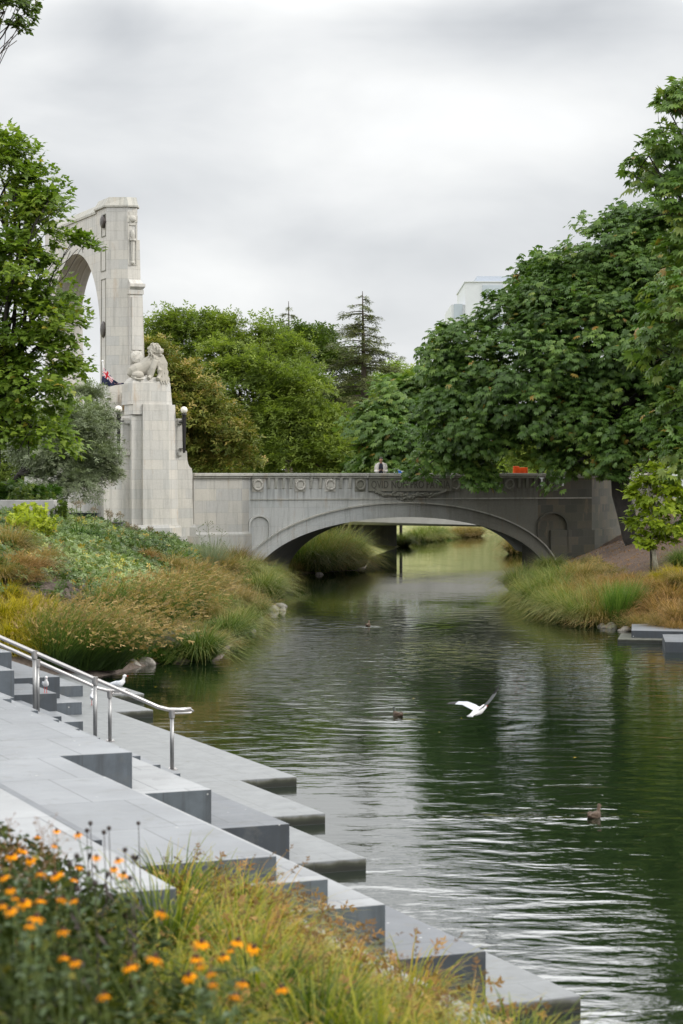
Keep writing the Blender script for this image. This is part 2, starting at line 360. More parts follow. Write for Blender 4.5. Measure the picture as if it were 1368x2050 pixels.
M['tus_gold'] = leafmat('golden_grass_blades', [(0, (.07, .08, .006)), (.4, (.34, .29, .012)), (1, (.66, .46, .03))], .5, .4)
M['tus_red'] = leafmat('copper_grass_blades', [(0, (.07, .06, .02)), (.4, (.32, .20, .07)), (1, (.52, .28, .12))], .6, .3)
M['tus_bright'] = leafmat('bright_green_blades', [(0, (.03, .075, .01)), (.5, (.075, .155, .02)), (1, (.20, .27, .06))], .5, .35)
M['front_grass'] = leafmat('foreground_grass_blades', [(0, (.012, .028, .004)), (.25, (.055, .095, .008)), (.5, (.19, .225, .014)), (.8, (.39, .34, .03)), (1, (.48, .27, .07))], .55, .35)  # dark root end puts the shade between blades into the colour
M['seed'] = leafmat('rusty_seed_heads', [(0, (.10, .06, .02)), (.5, (.24, .12, .035)), (1, (.45, .27, .09))], .7, .2)
M['reedseed'] = leafmat('tan_reed_seed_heads', [(0, (.18, .13, .05)), (.5, (.36, .25, .10)), (1, (.56, .41, .20))], .7, .3)
M['shrub'] = leafmat('ground_cover_leaves', [(0, (.022, .05, .008)), (.35, (.07, .125, .018)), (.6, (.15, .22, .06)), (.8, (.26, .34, .14)), (.93, (.42, .38, .03)), (1, (.40, .22, .05))], .45, .25, .5)
M['lime'] = leafmat('lime_spires', [(0, (.22, .28, .02)), (1, (.50, .55, .06))], .5, .4)
M['front_leaf'] = leafmat('coneflower_leaves', [(0, (.010, .018, .004)), (.5, (.030, .045, .008)), (.8, (.085, .095, .018)), (1, (.22, .19, .05))], .75, .2, .1)
M['petal'] = plain('orange_petals', (.78, .28, .004), .8, .15, 60, spec=.05)
M['conecentre'] = plain('brown_flower_centre', (.06, .02, .008), .8, .3, 90)
M['stemmat'] = plain('flower_stem_green', (.09, .13, .03), .6, .2, 20)
M['deadstem'] = plain('dried_dark_stem', (.035, .025, .022), .8, .3, 20)
# ------------------------------------------------------------------ ground, water
XL = np.array([(30, -14), (45, -7.2), (48.9, -5.2), (51.4, -4.6), (52.8, -3.0), (62.6, -2.9), (75, -2.3), (89, -2.4), (97, -2.4), (100, -1.0), (103, 1.2), (112, 1.5), (118, 1.5), (134, 3.6), (145, 4.8), (156, 8.2), (162, 12), (168, 25), (172, 60)])
XR = np.array([(20, 25), (45, 16), (58, 10.2), (60, 8.9), (63.5, 8.6), (65, 7.6), (71, 6.6), (81, 6.9), (91, 7.8), (95, 8.9), (103, 9.0), (112, 10), (125, 13), (145, 20), (158, 35), (165, 60)])
def gz(x, y):
    x = np.asarray(x, float); y = np.asarray(y, float)
    xl = np.interp(y, XL[:, 0], XL[:, 1]); xr = np.interp(y, XR[:, 0], XR[:, 1])
    dl = xl - x; dr = x - xr; cap = 3.6
    sl_ = np.where(y > 100, .30, np.interp(y, [40, 50, 60, 72, 80], [.42, .44, .56, .56, .40]))
    zl = cap * np.tanh(sl_ * dl / cap * 1.05); zr = cap * np.tanh(.44 * dr / cap * 1.05)
    w = -.8 * np.clip(np.minimum(-dl, -dr) / 1.5, 0, 1)
    z = np.where(dl > 0, zl, np.where(dr > 0, zr, w))
    far = y > 172; z = np.where(far, 1.0 + np.clip((y - 172) / 30, 0, 1) * 2.2, z)
    bump = .05 * np.sin(x * 1.9 + 1.3 * np.sin(y * 1.1)) * np.cos(y * 1.5 + x * .6)
    z = np.where(z > .15, z + bump, z)
    u = x * A.x + y * A.y; v = x * B.x + y * B.y
    z = np.where((u < 44.4) & (v < 13.6), -.7, z)
    return z
def gzf(x, y): return float(gz(x, y))
def build_ground():
    xs = np.concatenate([[-1500, -600, -250, -120, -80, -55, -40], np.arange(-30, 30, .5), [31, 34, 38, 44, 55, 70, 90, 140, 250, 600, 1500]])
    ys = np.concatenate([[-300, -60, -10], np.arange(0, 40, 1.0), np.arange(40, 120, .5), np.arange(120, 180, 1.2), [185, 195, 205, 230, 270, 350, 600, 1000, 2000]])
    X, Y = np.meshgrid(xs, ys); Z = gz(X, Y)
    V = np.stack([X.ravel(), Y.ravel(), Z.ravel()], 1); nx = len(xs); ny = len(ys)
    i = np.arange(nx - 1)[None, :] + nx * np.arange(ny - 1)[:, None]; i = i.ravel()
    Fc = np.stack([i, i + 1, i + nx + 1, i + nx], 1)
    t = NT('bank_soil'); tc = t.new('ShaderNodeTexCoord').outputs['Object']; sp = t.new('ShaderNodeSeparateXYZ'); t.link(tc, sp.inputs[0])
    fine = t.noise(tc, 14, 5, .7); n2 = t.noise(tc, 1.1, 4)
    mulch = t.ramp(fine, [(.3, (.035, .022, .016)), (.55, (.10, .062, .042)), (.75, (.19, .13, .095))])
    soil = t.ramp(fine, [(.3, (.075, .06, .05)), (.6, (.16, .125, .105)), (.8, (.28, .23, .20))])
    lawn = t.ramp(t.noise(tc, 3, 5), [(.3, (.10, .14, .035)), (.5, (.24, .25, .09)), (.75, (.40, .36, .18))])
    right = t.ramp(t.math('ADD', t.math('MULTIPLY', sp.outputs[0], .1), t.math('MULTIPLY', n2, .1)), [(.5, 0.0), (.56, 1.0)])
    c = t.mix(right, soil, mulch)
    isf = t.ramp(t.math('MULTIPLY', sp.outputs[1], .005), [(.53, 0.0), (.55, 1.0)]); c = t.mix(isf, c, lawn)
    t.bump(fine, .6, .04); t.done(c, .95)
    tag(np_mesh('ground', V, Fc, t.m, smooth=True), kind='structure')
build_ground()
DUCKS = [(797, 1432), (1190, 1633), (737, 1252)]
def build_water():
    t = NT('river_water'); tc = t.new('ShaderNodeTexCoord').outputs['Object']
    na = t.noise(t.mapping(tc, (.85, 1.6, 1), rot=(0, 0, .25)), 1.15, 2, .5, .4)
    nb = t.noise(t.mapping(tc, (1.0, 1.5, 1), rot=(0, 0, -.3)), 4.2, 3, .55, .3)
    nc = t.noise(t.mapping(tc, (1.0, 1.3, 1)), 15, 2, .5)
    amp = t.ramp(t.noise(t.mapping(tc, (.8, .4, 1), (3, 1, 0)), .3, 2), [(.36, .22), (.62, 1.05)])
    h = t.math('ADD', t.math('ADD', t.math('MULTIPLY', na, 1.1), t.math('MULTIPLY', nb, .22)), t.math('MULTIPLY', nc, .018))
    sxy = t.new('ShaderNodeSeparateXYZ'); t.link(tc, sxy.inputs[0])
    calm = t.ramp(t.math('MULTIPLY', sxy.outputs[1], .01), [(.62, 1.0), (.80, .30)])
    h = t.math('MULTIPLY', t.math('MULTIPLY', h, amp), calm)
    wk = t.noise(t.mapping(tc, (1, 1.4, 1)), 3.4, 2, .5)
    for (px, py, ox, wx, wy, k) in ((1190, 1634, -1.1, 1.5, .34, 1.2), (737, 1253, 0, .55, .5, 2.2), (800, 1440, -.2, .7, .6, 1.2)):
        p = at_z(px, py, 0); ex = t.math('DIVIDE', t.math('SUBTRACT', sxy.outputs[0], p.x + ox), wx); ey = t.math('DIVIDE', t.math('SUBTRACT', sxy.outputs[1], p.y - .1), wy)
        gg = t.math('EXPONENT', t.math('MULTIPLY', t.math('ADD', t.math('MULTIPLY', ex, ex), t.math('MULTIPLY', ey, ey)), -1.0))
        h = t.math('MULTIPLY_ADD', t.math('MULTIPLY', wk, gg), k, h)
    for i, (px, py) in enumerate(DUCKS + [(760, 1330)]):
        p = at_z(px, py, 0)
        d = t.new('ShaderNodeVectorMath'); d.operation = 'DISTANCE'; t.link(tc, d.inputs[0]); d.inputs[1].default_value = p
        r = d.outputs['Value']; k = (9, 11, 10, 7)[i]
        ring = t.math('MULTIPLY', t.math('SINE', t.math('MULTIPLY', r, k)), t.math('EXPONENT', t.math('MULTIPLY', r, (-.5, -.75, -.6, -.33)[i])))
        h = t.math('MULTIPLY_ADD', ring, (.16, .24, .3, .15)[i], h)
    ch = t.noise(t.mapping(tc, (1, 1.5, 1)), 2.3, 2, .5)
    d = t.new('ShaderNodeVectorMath'); d.operation = 'DISTANCE'; t.link(t.mapping(tc, (1, .55, 1)), d.inputs[0]); d.inputs[1].default_value = (2.2, 29.5, 0)
    g_ = t.math('EXPONENT', t.math('MULTIPLY', t.math('POWER', t.math('DIVIDE', d.outputs['Value'], 4.2), 2.0), -1.0))
    h = t.math('MULTIPLY_ADD', t.math('MULTIPLY', ch, g_), 1.0, h)
    t.bump(h, 1.0, .020)
    t.done((.005, .011, .005), .010, IOR=2.0)
    t.b.inputs['Specular IOR Level'].default_value = .75
    mb = MB(); mb.add([(-40, 3, 0), (90, 3, 0), (90, 185, 0), (-40, 185, 0)], [(0, 1, 2, 3)])
    tag(mb.build('water', t.m), kind='structure')
build_water()
# ------------------------------------------------------------------ bridge
TC, EA, EB = 7.15, 7.0, 2.75
RL, RR = Vector((-2.46, 97.2)), Vector((8.75, 103.0))
TR = tpx(1185, 0)
def ez(t, o=0):
    q = 1 - ((t - TC) / (EA + o)) ** 2
    return (EB + o) * math.sqrt(q) if q > 0 else -.8
def build_bridge():
    root = empty('arch_bridge', (*TN(7, 0), 0)); off = Matrix.Translation(root.location).inverted()
    tag(root, 'long pale stone bridge with one wide low arch across the river', 'bridge')
    kids = []
    def K(o): kids.append(o); return o
    tL = tpx(499, 0)
    ts = [tL] + [TC - EA * math.cos(math.pi * i / 72) for i in range(73)] + [tpx(1077, 0)]
    ts = sorted(set(round(x, 5) for x in ts if tL <= x <= tpx(1077, 0)))
    mb = MB(); rb_ = MB(); sf = MB(); NL = tpx(500), tpx(537); 
    def G(t): s = (t - TC + EA) / (2 * EA); return RL + (RR - RL) * s
    for a, b in zip(ts[:-1], ts[1:]):
        za, zb = max(ez(a), -.8), max(ez(b), -.8)
        mid = (a + b) / 2; inside = abs(mid - TC) < EA
        if not inside: za = zb = -.8
        fa, fb = TN(a, 0), TN(b, 0); ga, gb = G(a), G(b)
        nich = NL[0] < mid < NL[1]
        mb.add([(*fa, za), (*fb, zb), (*fb, 4.47), (*fa, 4.47)], [(0, 1, 2, 3)])
        rb_.add([(*ga, za), (*gb, zb), (*gb, 4.5), (*ga, 4.5)], [(3, 2, 1, 0)])
        if inside:
            N = 6; vs = []
            for k in range(N + 1):
                w = k / N; pa = Vector(fa).lerp(ga, w); pb = Vector(fb).lerp(gb, w); vs += [(*pa, za), (*pb, zb)]
            sf.add(vs, [(2 * k, 2 * k + 2, 2 * k + 3, 2 * k + 1) for k in range(N)])
    for t_, s in ((TC - EA, 1), (TC + EA, -1)):
        fa = TN(t_, 0); ga = G(t_); q = [(*fa, -1), (*ga, -1), (*ga, .02), (*fa, .02)]; sf.add(q, [(0, 1, 2, 3) if s > 0 else (3, 2, 1, 0)])
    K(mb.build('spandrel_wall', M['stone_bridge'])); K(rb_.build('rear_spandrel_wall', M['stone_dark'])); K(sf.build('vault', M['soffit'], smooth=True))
    def band(o0, o1, n, name, mat, lim=1.0):
        m = MB(); N = 90; vs = []
        for i in range(N + 1):
            th = math.pi * i / N
            for o, nn in ((o0, n), (o1, n), (o1, 0), (o0, 0)):
                z = (EB + o) * math.sin(th); vs.append((*TN(TC - (EA + o) * math.cos(th), nn), z))
        fs = []
        for i in range(N):
            a = 4 * i; b = a + 4; fs += [(a, b, b + 1, a + 1), (a + 1, b + 1, b + 2, a + 2), (a, a + 3, b + 3, b)]
        m.add(vs, fs); return K(m.build(name, mat, smooth=False))
    band(0, .27, .075, 'inner_arch_ring', M['stone_bridge'])
    band(.275, .60, .04, 'outer_arch_ring', M['stone_bridge'])
    band(.60, .66, .12, 'hood_mould', M['stone_trim'])
    # right pier, return wall
    m = MB(); t1 = tpx(1077, 0)
    m.prism([TN(t1, 0), TN(TR, 0), TN(TR, -1.5), TN(t1, -1.5)], -.8, 4.47)
    c = Vector(TN(TR, 0)); d = Vector((.388, .922)); nrm = Vector((-.922, .388))
    p2 = c + d * 14
    m.prism([(c.x + .004, c.y + .01), (p2.x, p2.y), (p2.x + nrm.x * .7, p2.y + nrm.y * .7), (c.x + nrm.x * .7, c.y + nrm.y * .7)], -.8, 4.465)
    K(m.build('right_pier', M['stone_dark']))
    m = MB(); tp_ = tpx(1104, .1); q = c + (c - p2).normalized() * .1
    m.prism([TN(tp_, .1), TN(TR + .1, .1), TN(TR + .1, -.3), TN(tp_, -.3)], -.8, 2.10)
    a1 = c - nrm * .1; a2 = p2 - nrm * .1
    m.prism([(a1.x, a1.y), (a2.x, a2.y), (a2.x + nrm.x * .2, a2.y + nrm.y * .2), (a1.x + nrm.x * .2, a1.y + nrm.y * .2)], -.8, 2.092)
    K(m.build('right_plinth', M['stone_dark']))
    # left pier
    m = MB(); ta, tb = tpx(388, .45), tpx(485, .45)
    m.prism([TN(ta, .45), TN(tb, .45), TN(tL, 0), TN(tL, -1.5), TN(ta, -1.5)], -.8, 4.47)
    K(m.build('left_pier', M['stone_big']))
    m = MB(); m.prism([TN(ta - .1, .57), TN(tb + .05, .57), TN(tL + .12, .01), TN(tL, -.2), TN(ta - .1, -.2)], -.8, 2.10)
    m.prism([TN(ta - .1, .53), TN(tb + .03, .53), TN(tL + .09, .005), TN(tL, -.2), TN(ta - .1, -.2)], 2.10, 2.2, [TN(ta - .1, .455), TN(tb, .455), TN(tL + .01, .002), TN(tL, -.2), TN(ta - .1, -.2)])
    K(m.build('left_plinth', M['stone_big']))
    # niches: raised surround and sunk panel read by depth
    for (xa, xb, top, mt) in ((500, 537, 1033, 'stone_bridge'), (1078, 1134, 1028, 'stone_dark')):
        a, b = tpx(xa), tpx(xb); cx = (a + b) / 2; w = (b - a) / 2; z1 = zpy(top, 91 if xa < 800 else 95); zs = z1 - w * .85; m = MB(); N = 14
        la = max(-.5, ez(a, .66)) if xa > 800 else -.5; lb = max(-.5, ez(b, .66)) if xa < 800 else -.5; pts = [(a, la)] + [(cx - w * math.cos(math.pi * i / N), zs + w * .85 * math.sin(math.pi * i / N)) for i in range(N + 1)] + [(b, lb)]
        def off_(p, k): 
            dx = p[0] - cx; return (cx + dx * (1 + k / w), p[1] + (k if p[1] > zs else 0))
        for i in range(len(pts) - 1):
            p, q = pts[i], pts[i + 1]; P, Q = off_(p, .07), off_(q, .07)
            vs = [(*TN(p[0], .10), p[1]), (*TN(q[0], .10), q[1]), (*TN(Q[0], .10), Q[1]), (*TN(P[0], .10), P[1]), (*TN(p[0], .01), p[1]), (*TN(q[0], .01), q[1]), (*TN(Q[0], .0), Q[1]), (*TN(P[0], .0), P[1])]
            m.add(vs, [(3, 2, 1, 0), (0, 1, 5, 4), (2, 3, 7, 6)])
        K(tag(m.build('niche_surround', M[mt])))
    # coping following the plan
    m = MB(); TR_ = TR + .12
    a1 = c - nrm * .14; 
    def strip(pts, z0, z1, back, mi=0):
        n = len(pts)
        for i in range(n - 1):
            p, q = pts[i], pts[i + 1]; pb = (p[0] + back.x, p[1] + back.y); qb = (q[0] + back.x, q[1] + back.y)
            m.prism([p, q, qb, pb], z0, z1, mi=mi)
    bk = A * .75
    for n_, z0, z1 in ((.16, 4.53, 4.66), (.09, 4.44, 4.53)):
        strip([TN(tpx(735), n_), TN(tpx(735) + 0.001, n_), ], z0, z1, bk) if 0 else None
        strip([TN(ta - .02, .45 + n_), TN(tb + n_ * .4, .45 + n_), TN(tL + n_ * .8, n_)], z0, z1, bk)
        strip([TN(tL + n_ * .8, n_), TN(tpx(733), n_)], z0, z1, bk); strip([TN(tpx(733), n_ + .08), TN(tpx(907), n_ + .08)], z0, z1, bk)
        strip([TN(tpx(907), n_), TN(TR + n_, n_)], z0, z1, bk)
        e1 = c - nrm * n_; e2 = p2 - nrm * n_; m.prism([(e1.x, e1.y), (e2.x, e2.y), (e2.x + nrm.x * .8, e2.y + nrm.y * .8), (e1.x + nrm.x * .8, e1.y + nrm.y * .8)], z0, z1 - .004)
    K(m.build('coping', M['stone_trim'], bevel=.02))
    m = MB(); m.tn(tL + .05, TR - .02, .035, -.1, 3.52, 3.57)
    K(m.build('string_course', M['stone_trim']))
    # corbels under the coping
    meds = [601, 661, 721, 911, 962, 1019, 1107]
    rng = random.Random(3)
    xs = []
    for lo, hi in ((530, 590), (613, 650), (673, 709), (923, 952), (975, 1008), (1031, 1095)):
        k = max(2, round((hi - lo) / 15)); xs += [lo + (hi - lo) * (i + .5) / k for i in range(k)]
    for x in xs:
        t_ = tpx(x); m = MB()
        m.add([(*TN(t_ - .06, .0), 3.98), (*TN(t_ + .06, .0), 3.98), (*TN(t_ + .06, .0), 4.44), (*TN(t_ - .06, .0), 4.44),
               (*TN(t_ - .045, .03), 4.02), (*TN(t_ + .045, .03), 4.02), (*TN(t_ + .055, .11), 4.44), (*TN(t_ - .055, .11), 4.44)],
              [(0, 1, 5, 4), (4, 5, 6, 7), (0, 4, 7, 3), (1, 2, 6, 5), (3, 7, 6, 2)])
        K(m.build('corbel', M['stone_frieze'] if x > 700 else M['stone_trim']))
    for x in [516] + meds:
        t_ = tpx(x); z = 4.17; m = MB(); cx, cy = TN(t_, .05); rr = .19 if x != 516 else .19
        nseg = 18
        for i in range(nseg):
            a_ = 2 * math.pi * i / nseg; rj = rr * (1 + .05 * rng.random())
            p = TN(t_ + rj * math.cos(a_), .07); m.ball((*p, z + rj * math.sin(a_) * 1.05), (.055, .05, .055), 6, 4)
        m.prism([TN(t_ - .13, .05), TN(t_ + .13, .05), TN(t_ + .13, 0), TN(t_ - .13, 0)], z - .10, z + .13)
        m.tn(t_ - .25, t_ + .25, .025, 0, z - .30, z + .27)
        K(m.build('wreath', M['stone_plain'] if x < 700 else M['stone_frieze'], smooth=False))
    # inscription
    m = MB(); ti, tj = tpx(737), tpx(903); m.tn(ti, tj, .09, 0, 3.88, 4.43)
    for z0, z1 in ((3.88, 3.92), (4.38, 4.42)): m.tn(ti, tj, .12, .05, z0, z1)
    for e in (ti, tj - .05): m.tn(e, e + .05, .12, .05, 3.92, 4.38)
    K(m.build('inscription_panel', M['stone_frieze']))
    cu = bpy.data.curves.new('inscription', 'FONT'); cu.body = 'QVID NON PRO PATRIA'; cu.size = .46; cu.extrude = .012; cu.align_x = 'CENTER'; cu.align_y = 'CENTER'; cu.space_character = 1.06
    to = bpy.data.objects.new('inscription', cu); C.objects.link(to); cu.materials.append(M['letters'])
    px_, py_ = TN((ti + tj) / 2, .10); to.location = (px_, py_, 4.15); to.rotation_euler = (R(90), 0, math.atan2(B.y, B.x))
    bpy.context.view_layer.update(); wd = to.dimensions.x
    if wd > 0: to.scale = ((tj - ti - .22) / wd, 1, 1)
    bpy.context.view_layer.update(); fm = bpy.data.meshes.new_from_object(to.evaluated_get(bpy.context.evaluated_depsgraph_get())); to2 = bpy.data.objects.new('inscription_lettering', fm); C.objects.link(to2)
    to2.location = to.location; to2.rotation_euler = to.rotation_euler; to2.scale = to.scale; bpy.data.objects.remove(to); fm.materials.clear(); fm.materials.append(M['letters']); K(to2)
    m = MB(); 
    for i in range(170):
        s = rng.uniform(-1, 1); t_ = tpx(819) + s * 1.72; zc = 3.84 - .16 * math.cos(s * math.pi / 2) - .05 * math.cos(s * math.pi * 3)
        z = zc + rng.gauss(0, .05) * (1.3 - abs(s)); p = TN(t_, .05 + rng.random() * .06)
        m.ball((*p, z), (rng.uniform(.05, .13), .04, rng.uniform(.03, .06)), 6, 4, rot=Euler((0, rng.uniform(-.8, .8), 0)).to_matrix())
    for i in range(30):
        s = rng.gauss(0, .16); p = TN(tpx(816) + s, .06); m.ball((*p, 3.50 + rng.gauss(0, .05) + abs(s) * .2), (.09, .04, .04), 6, 4, rot=Euler((0, rng.uniform(-1, 1), 0)).to_matrix())
    K(m.build('carved_garland', M['stone_frieze']))
    # deck and far parapet
    m = MB(); g0, g1 = G(-1.5), G(16); m.prism([TN(-3.2, -.6), TN(TR - .05, -.6), (g1.x + 1.2, g1.y + .9), (g0.x - 2, g0.y - 1)], 3.2, 3.66); K(m.build('deck', M['granite_dark']))
    m = MB(); m.prism([(g0.x, g0.y), (g1.x, g1.y), (g1.x - .2, g1.y + .6), (g0.x - .2, g0.y + .6)], 3.3, 4.62); K(m.build('far_parapet', M['stone_trim']))
    bpy.context.view_layer.update()
    for o in kids: o.parent = root; o.matrix_parent_inverse = off
build_bridge()
# ------------------------------------------------------------------ memorial: pedestal with wings
def profile(mb, pts, n0, n1, mi=0):
    """(t,z) outline extruded from n0 to n1"""
    k = len(pts); vs = [(*TN(t, n0), z) for t, z in pts] + [(*TN(t, n1), z) for t, z in pts]
    fs = [tuple(range(k)), tuple(range(2 * k - 1, k - 1, -1))] + [(i, k + i, k + (i + 1) % k, (i + 1) % k) for i in range(k)]
    ar = sum(pts[i][0] * pts[(i + 1) % k][1] - pts[(i + 1) % k][0] * pts[i][1] for i in range(k))
    if ar < 0: fs = [tuple(reversed(f)) for f in fs]
    return mb.add(vs, fs, mi)
YP = 87.6
def zp(py): return zpy(py, YP)
def group_parent(root, kids):
    bpy.context.view_layer.update(); off = Matrix.Translation(root.location).inverted()
    for o in kids: o.parent = root; o.matrix_parent_inverse = off
def build_pedestal():
    T = lambda px, n: tpx(px, n)
    root = empty('monument_pedestal', (*TN(T(300, 1.3), 1.3), 1.6)); kids = []
    tag(root, 'tall pale stone buttress pedestal carrying the carved lion', 'pedestal')
    K = kids.append
    # body with right chamfer, battered
    n = 1.3; a, b = T(287, n), T(338, n); a2, b2 = T(286, n), T(341, n)
    m = MB(); m.prism([TN(a2, n + .08), TN(b2 - .05, n + .08), TN(b2 + .62, n - .60), TN(b2 + .62, -.3), TN(a2, -.3)], 2.3, zp(811), [TN(a, n), TN(b, n), TN(b + .42, n - .42), TN(b + .42, -.3), TN(a, -.3)])
    m.prism([TN(T(264, 1.12), 1.12), TN(a2 + .05, 1.12), TN(a2 + .05, -.3), TN(T(264, 1.12), -.3)], 2.3, zp(833))
    K(m.build('body', M['stone']))
    m = MB(); n = 1.2; a, b = T(264, n), T(334, n)
    m.prism([TN(a, n), TN(b, n), TN(b + .36, n - .36), TN(b + .36, -.2), TN(a, -.2)], zp(811), zp(768), [TN(a + .05, n - .02), TN(b - .04, n - .02), TN(b + .28, n - .36), TN(b + .28, -.2), TN(a + .05, -.2)])
    m.prism([TN(a + .05, n - .02), TN(b - .04, n - .02), TN(b + .28, n - .36), TN(b + .28, -.2), TN(a + .05, -.2)], zp(768), zp(757), [TN(a + .3, n - .12), TN(b - .15, n - .1), TN(b + .15, n - .36), TN(b + .15, -.2), TN(a + .3, -.2)])
    m.prism([TN(T(267, 1.22), 1.22), TN(T(285, 1.22), 1.22), TN(T(285, 1.22), 0), TN(T(267, 1.22), 0)], zp(831), zp(811))
    K(m.build('lion_block', M['stone']))
    m = MB(); n = .8
    R_ = [(T(345, n) - .3, 1.8), (T(388, n), 1.8), (T(386, n), zp(1000)), (T(385.5, n), zp(945))]
    for i in range(7):
        th = math.pi / 2 * i / 6; R_.append((T(384 - 9 * math.sin(th), n), zp(942 - 26 * (1 - math.cos(th)) - 5)))
    R_ += [(T(374.5, n), zp(903)), (T(367, n), zp(901)), (T(366, n), zp(838)), (T(345, n) - .3, zp(838))]
    profile(m, R_, n, -.3)
    L_ = [(T(265, n) + .1, 1.8), (T(208, n), 1.8), (T(208, n), zp(975)), (T(233, n), zp(972)), (T(233, n), zp(941))]
    for i in range(7):
        th = math.pi / 2 * i / 6; L_.append((T(233.5 + 7 * math.sin(th), n), zp(938 - 26 * (1 - math.cos(th)) - 5)))
    L_ += [(T(240.5, n), zp(900)), (T(246, n), zp(890)), (T(246, n), zp(838)), (T(265, n) + .1, zp(838))]
    profile(m, L_, n, -.3)
    for x0, x1 in ((252, 264), (357, 366)):
        m.tn(T(x0, .9), T(x1, .9), .9, .7, zp(849), zp(840)); m.tn(T(x0, .9), T(x1, .9), .9, .7, zp(912), zp(905))
    K(m.build('wing_wall', M['stone']))
    m = MB(); n = .35; m.tn(T(60, n), T(262, n), n, -.5, 1.5, zp(951)); K(m.build('side_wall', M['stone_big']))
    m = MB(); n = 1.5
    m.prism([TN(T(243, n), n), TN(T(340, n), n), TN(T(340, n) + .85, n - .8), TN(T(388, .9) + .1, .9), TN(T(388, .9) + .1, -.2), TN(T(243, n), -.2)], .4, zp(1056))
    q = .07
    m.prism([TN(T(243, n), n), TN(T(340, n), n), TN(T(340, n) + .85, n - .8), TN(T(388, .9) + .1, .9), TN(T(388, .9) + .1, -.2), TN(T(243, n), -.2)], zp(1056), zp(1050), [TN(T(243, n) + q, n - q), TN(T(340, n), n - q), TN(T(340, n) + .8, n - .8 - q), TN(T(388, .9) + .1, .9 - q), TN(T(388, .9) + .1, -.2), TN(T(243, n) + q, -.2)])
    n = 1.62; m.prism([TN(T(262, n), n), TN(T(341, n), n), TN(T(341, n) + .95, n - .85), TN(T(400, 1.0), 1.0), TN(T(400, 1.0), -.2), TN(T(262, n), -.2)], .4, zp(1073))
    m.tn(T(150, .5), T(264, .5), .5, 0, .6, zp(1050))
    K(m.build('plinth', M['stone_big']))
    m = MB(); m.tn(T(321, 1.42), T(337, 1.42), 1.64, 1.6, zp(1100), zp(1088)); K(m.build('small_plaque', M['stone_plain']))
    group_parent(root, kids)
build_pedestal()
def remesh(o, vox, smooth=True):
    r = o.modifiers.new('remesh', 'REMESH'); r.mode = 'VOXEL'; r.voxel_size = vox; r.use_smooth_shade = smooth
def build_lion():
    n = .75; x, y = TN(tpx(297, n), n); root_z = zp(760)
    m = MB(); rng = random.Random(5)
    m.loft([(-.72, .05, .12), (-.6, .05, .22), (-.42, .04, .28), (-.2, .0, .36), (.02, -.02, .5), (.2, -.04, .66), (.26, -.05, .9)], [.08, .2, .27, .26, .29, .27, .18], 16)
    m.ball((.0, -.20, .16), (.10, .14, .2)); m.ball((-.45, -.24, .12), (.24, .14, .14))
    m.loft([(.18, -.24, .62), (.08, -.32, .35), (.0, -.34, .08), (-.12, -.42, .0)], [.13, .11, .085, .08]); m.loft([(.30, -.20, .6), (.34, -.30, .3), (.30, -.34, .04), (.22, -.44, -.02)], [.12, .10, .085, .08])
    m.loft([(-.55, -.1, .2), (-.66, -.2, .05), (-.55, -.38, -.02), (-.3, -.44, -.03)], [.07, .05, .04, .035])
    m.ball((.24, -.06, 1.02), (.26, .26, .25)); m.ball((.40, -.20, .98), (.13, .12, .11)); m.ball((.38, -.20, .84), (.10, .10, .055)); m.ball((.34, -.18, 1.12), (.09, .09, .05))
    m.ball((.10, -.14, 1.20), (.06, .05, .07)); m.ball((.30, .1, 1.22), (.06, .05, .07)); m.ball((.47, -.25, 1.03), (.05, .05, .04))
    m.ball((.27, -.26, .93), (.05, .05, .03))
    for i in range(58):
        a = rng.uniform(.35, 5.2); r0 = rng.uniform(.20, .30); bx = .20 + r0 * math.cos(a) * .8; bz = 1.02 + r0 * math.sin(a) * .9; l = rng.uniform(.16, .38); dy = -.20 + rng.uniform(-.08, .16); wv = rng.uniform(-.08, .08)
        m.loft([(bx, dy, bz), (bx + wv - .04 * math.cos(a), dy - .05, bz - l * .4), (bx - wv * .4, dy - .03, bz - l * .8), (bx + wv, dy, bz - l)], [.034, .036, .024, .006], 6)
    for i in range(16):
        sx = .26 + i * .022; w = .05 * math.sin(i * 1.7); m.loft([(sx - .10, -.2, .85), (sx + .02 + w, -.27, .55), (sx + .04 - w, -.30, .25), (sx + .08 + w, -.36, .0), (sx + .10, -.42, -.16 - .12 * (i % 4) / 3)], [.03, .032, .026, .024, .008], 6)
    o = m.build('lion_statue', M['lion_stone']); o.location = (x, y, root_z); o.rotation_euler = (0, 0, math.atan2(B.y, B.x)); o.scale = (1.14, 1.1, 1.16)
    remesh(o, .014); tag(o, 'carved stone lion lying with raised roaring head on the pedestal', 'lion statue')
build_lion()
def lamp(px, py, n, label):
    t_ = tpx(px, n); x, y = TN(t_, n); s = F / y; zg = zpy(py, y)
    root = empty('wall_lamp', (x, y, zg - 1.75)); m = MB()
    m.loft([(0, 0, .0), (0, 0, .15), (0, 0, .9), (0, 0, 1.35)], [.05, .062, .078, .088], 12); m.loft([(0, 0, 1.34), (0, 0, 1.39)], .11, 12); m.loft([(0, 0, 1.39), (0, 0, 1.52)], [.07, .085], 12); m.loft([(0, 0, 1.52), (0, 0, 1.57)], [.115, .10], 12); m.loft([(0, 0, -.05), (0, 0, .0)], .05, 10)
    m.build('post', M['black_iron'], root, smooth=False)
    for z in (.12, 1.22):
        q = MB(); q.box((.10 * (1 if px < 300 else -1), .1, z), (.22, .2, .04)); q.build('bracket', M['black_iron'], root)
    g = MB(); g.ball((0, 0, 1.71), .145, 20, 14); g.build('globe', M['globe'], root, smooth=True)
    tag(root, label, 'wall lamp', 'globe lamps on the monument wings')
lamp(238, 817, 1.05, 'black lamp post with white globe left of the lion pedestal')
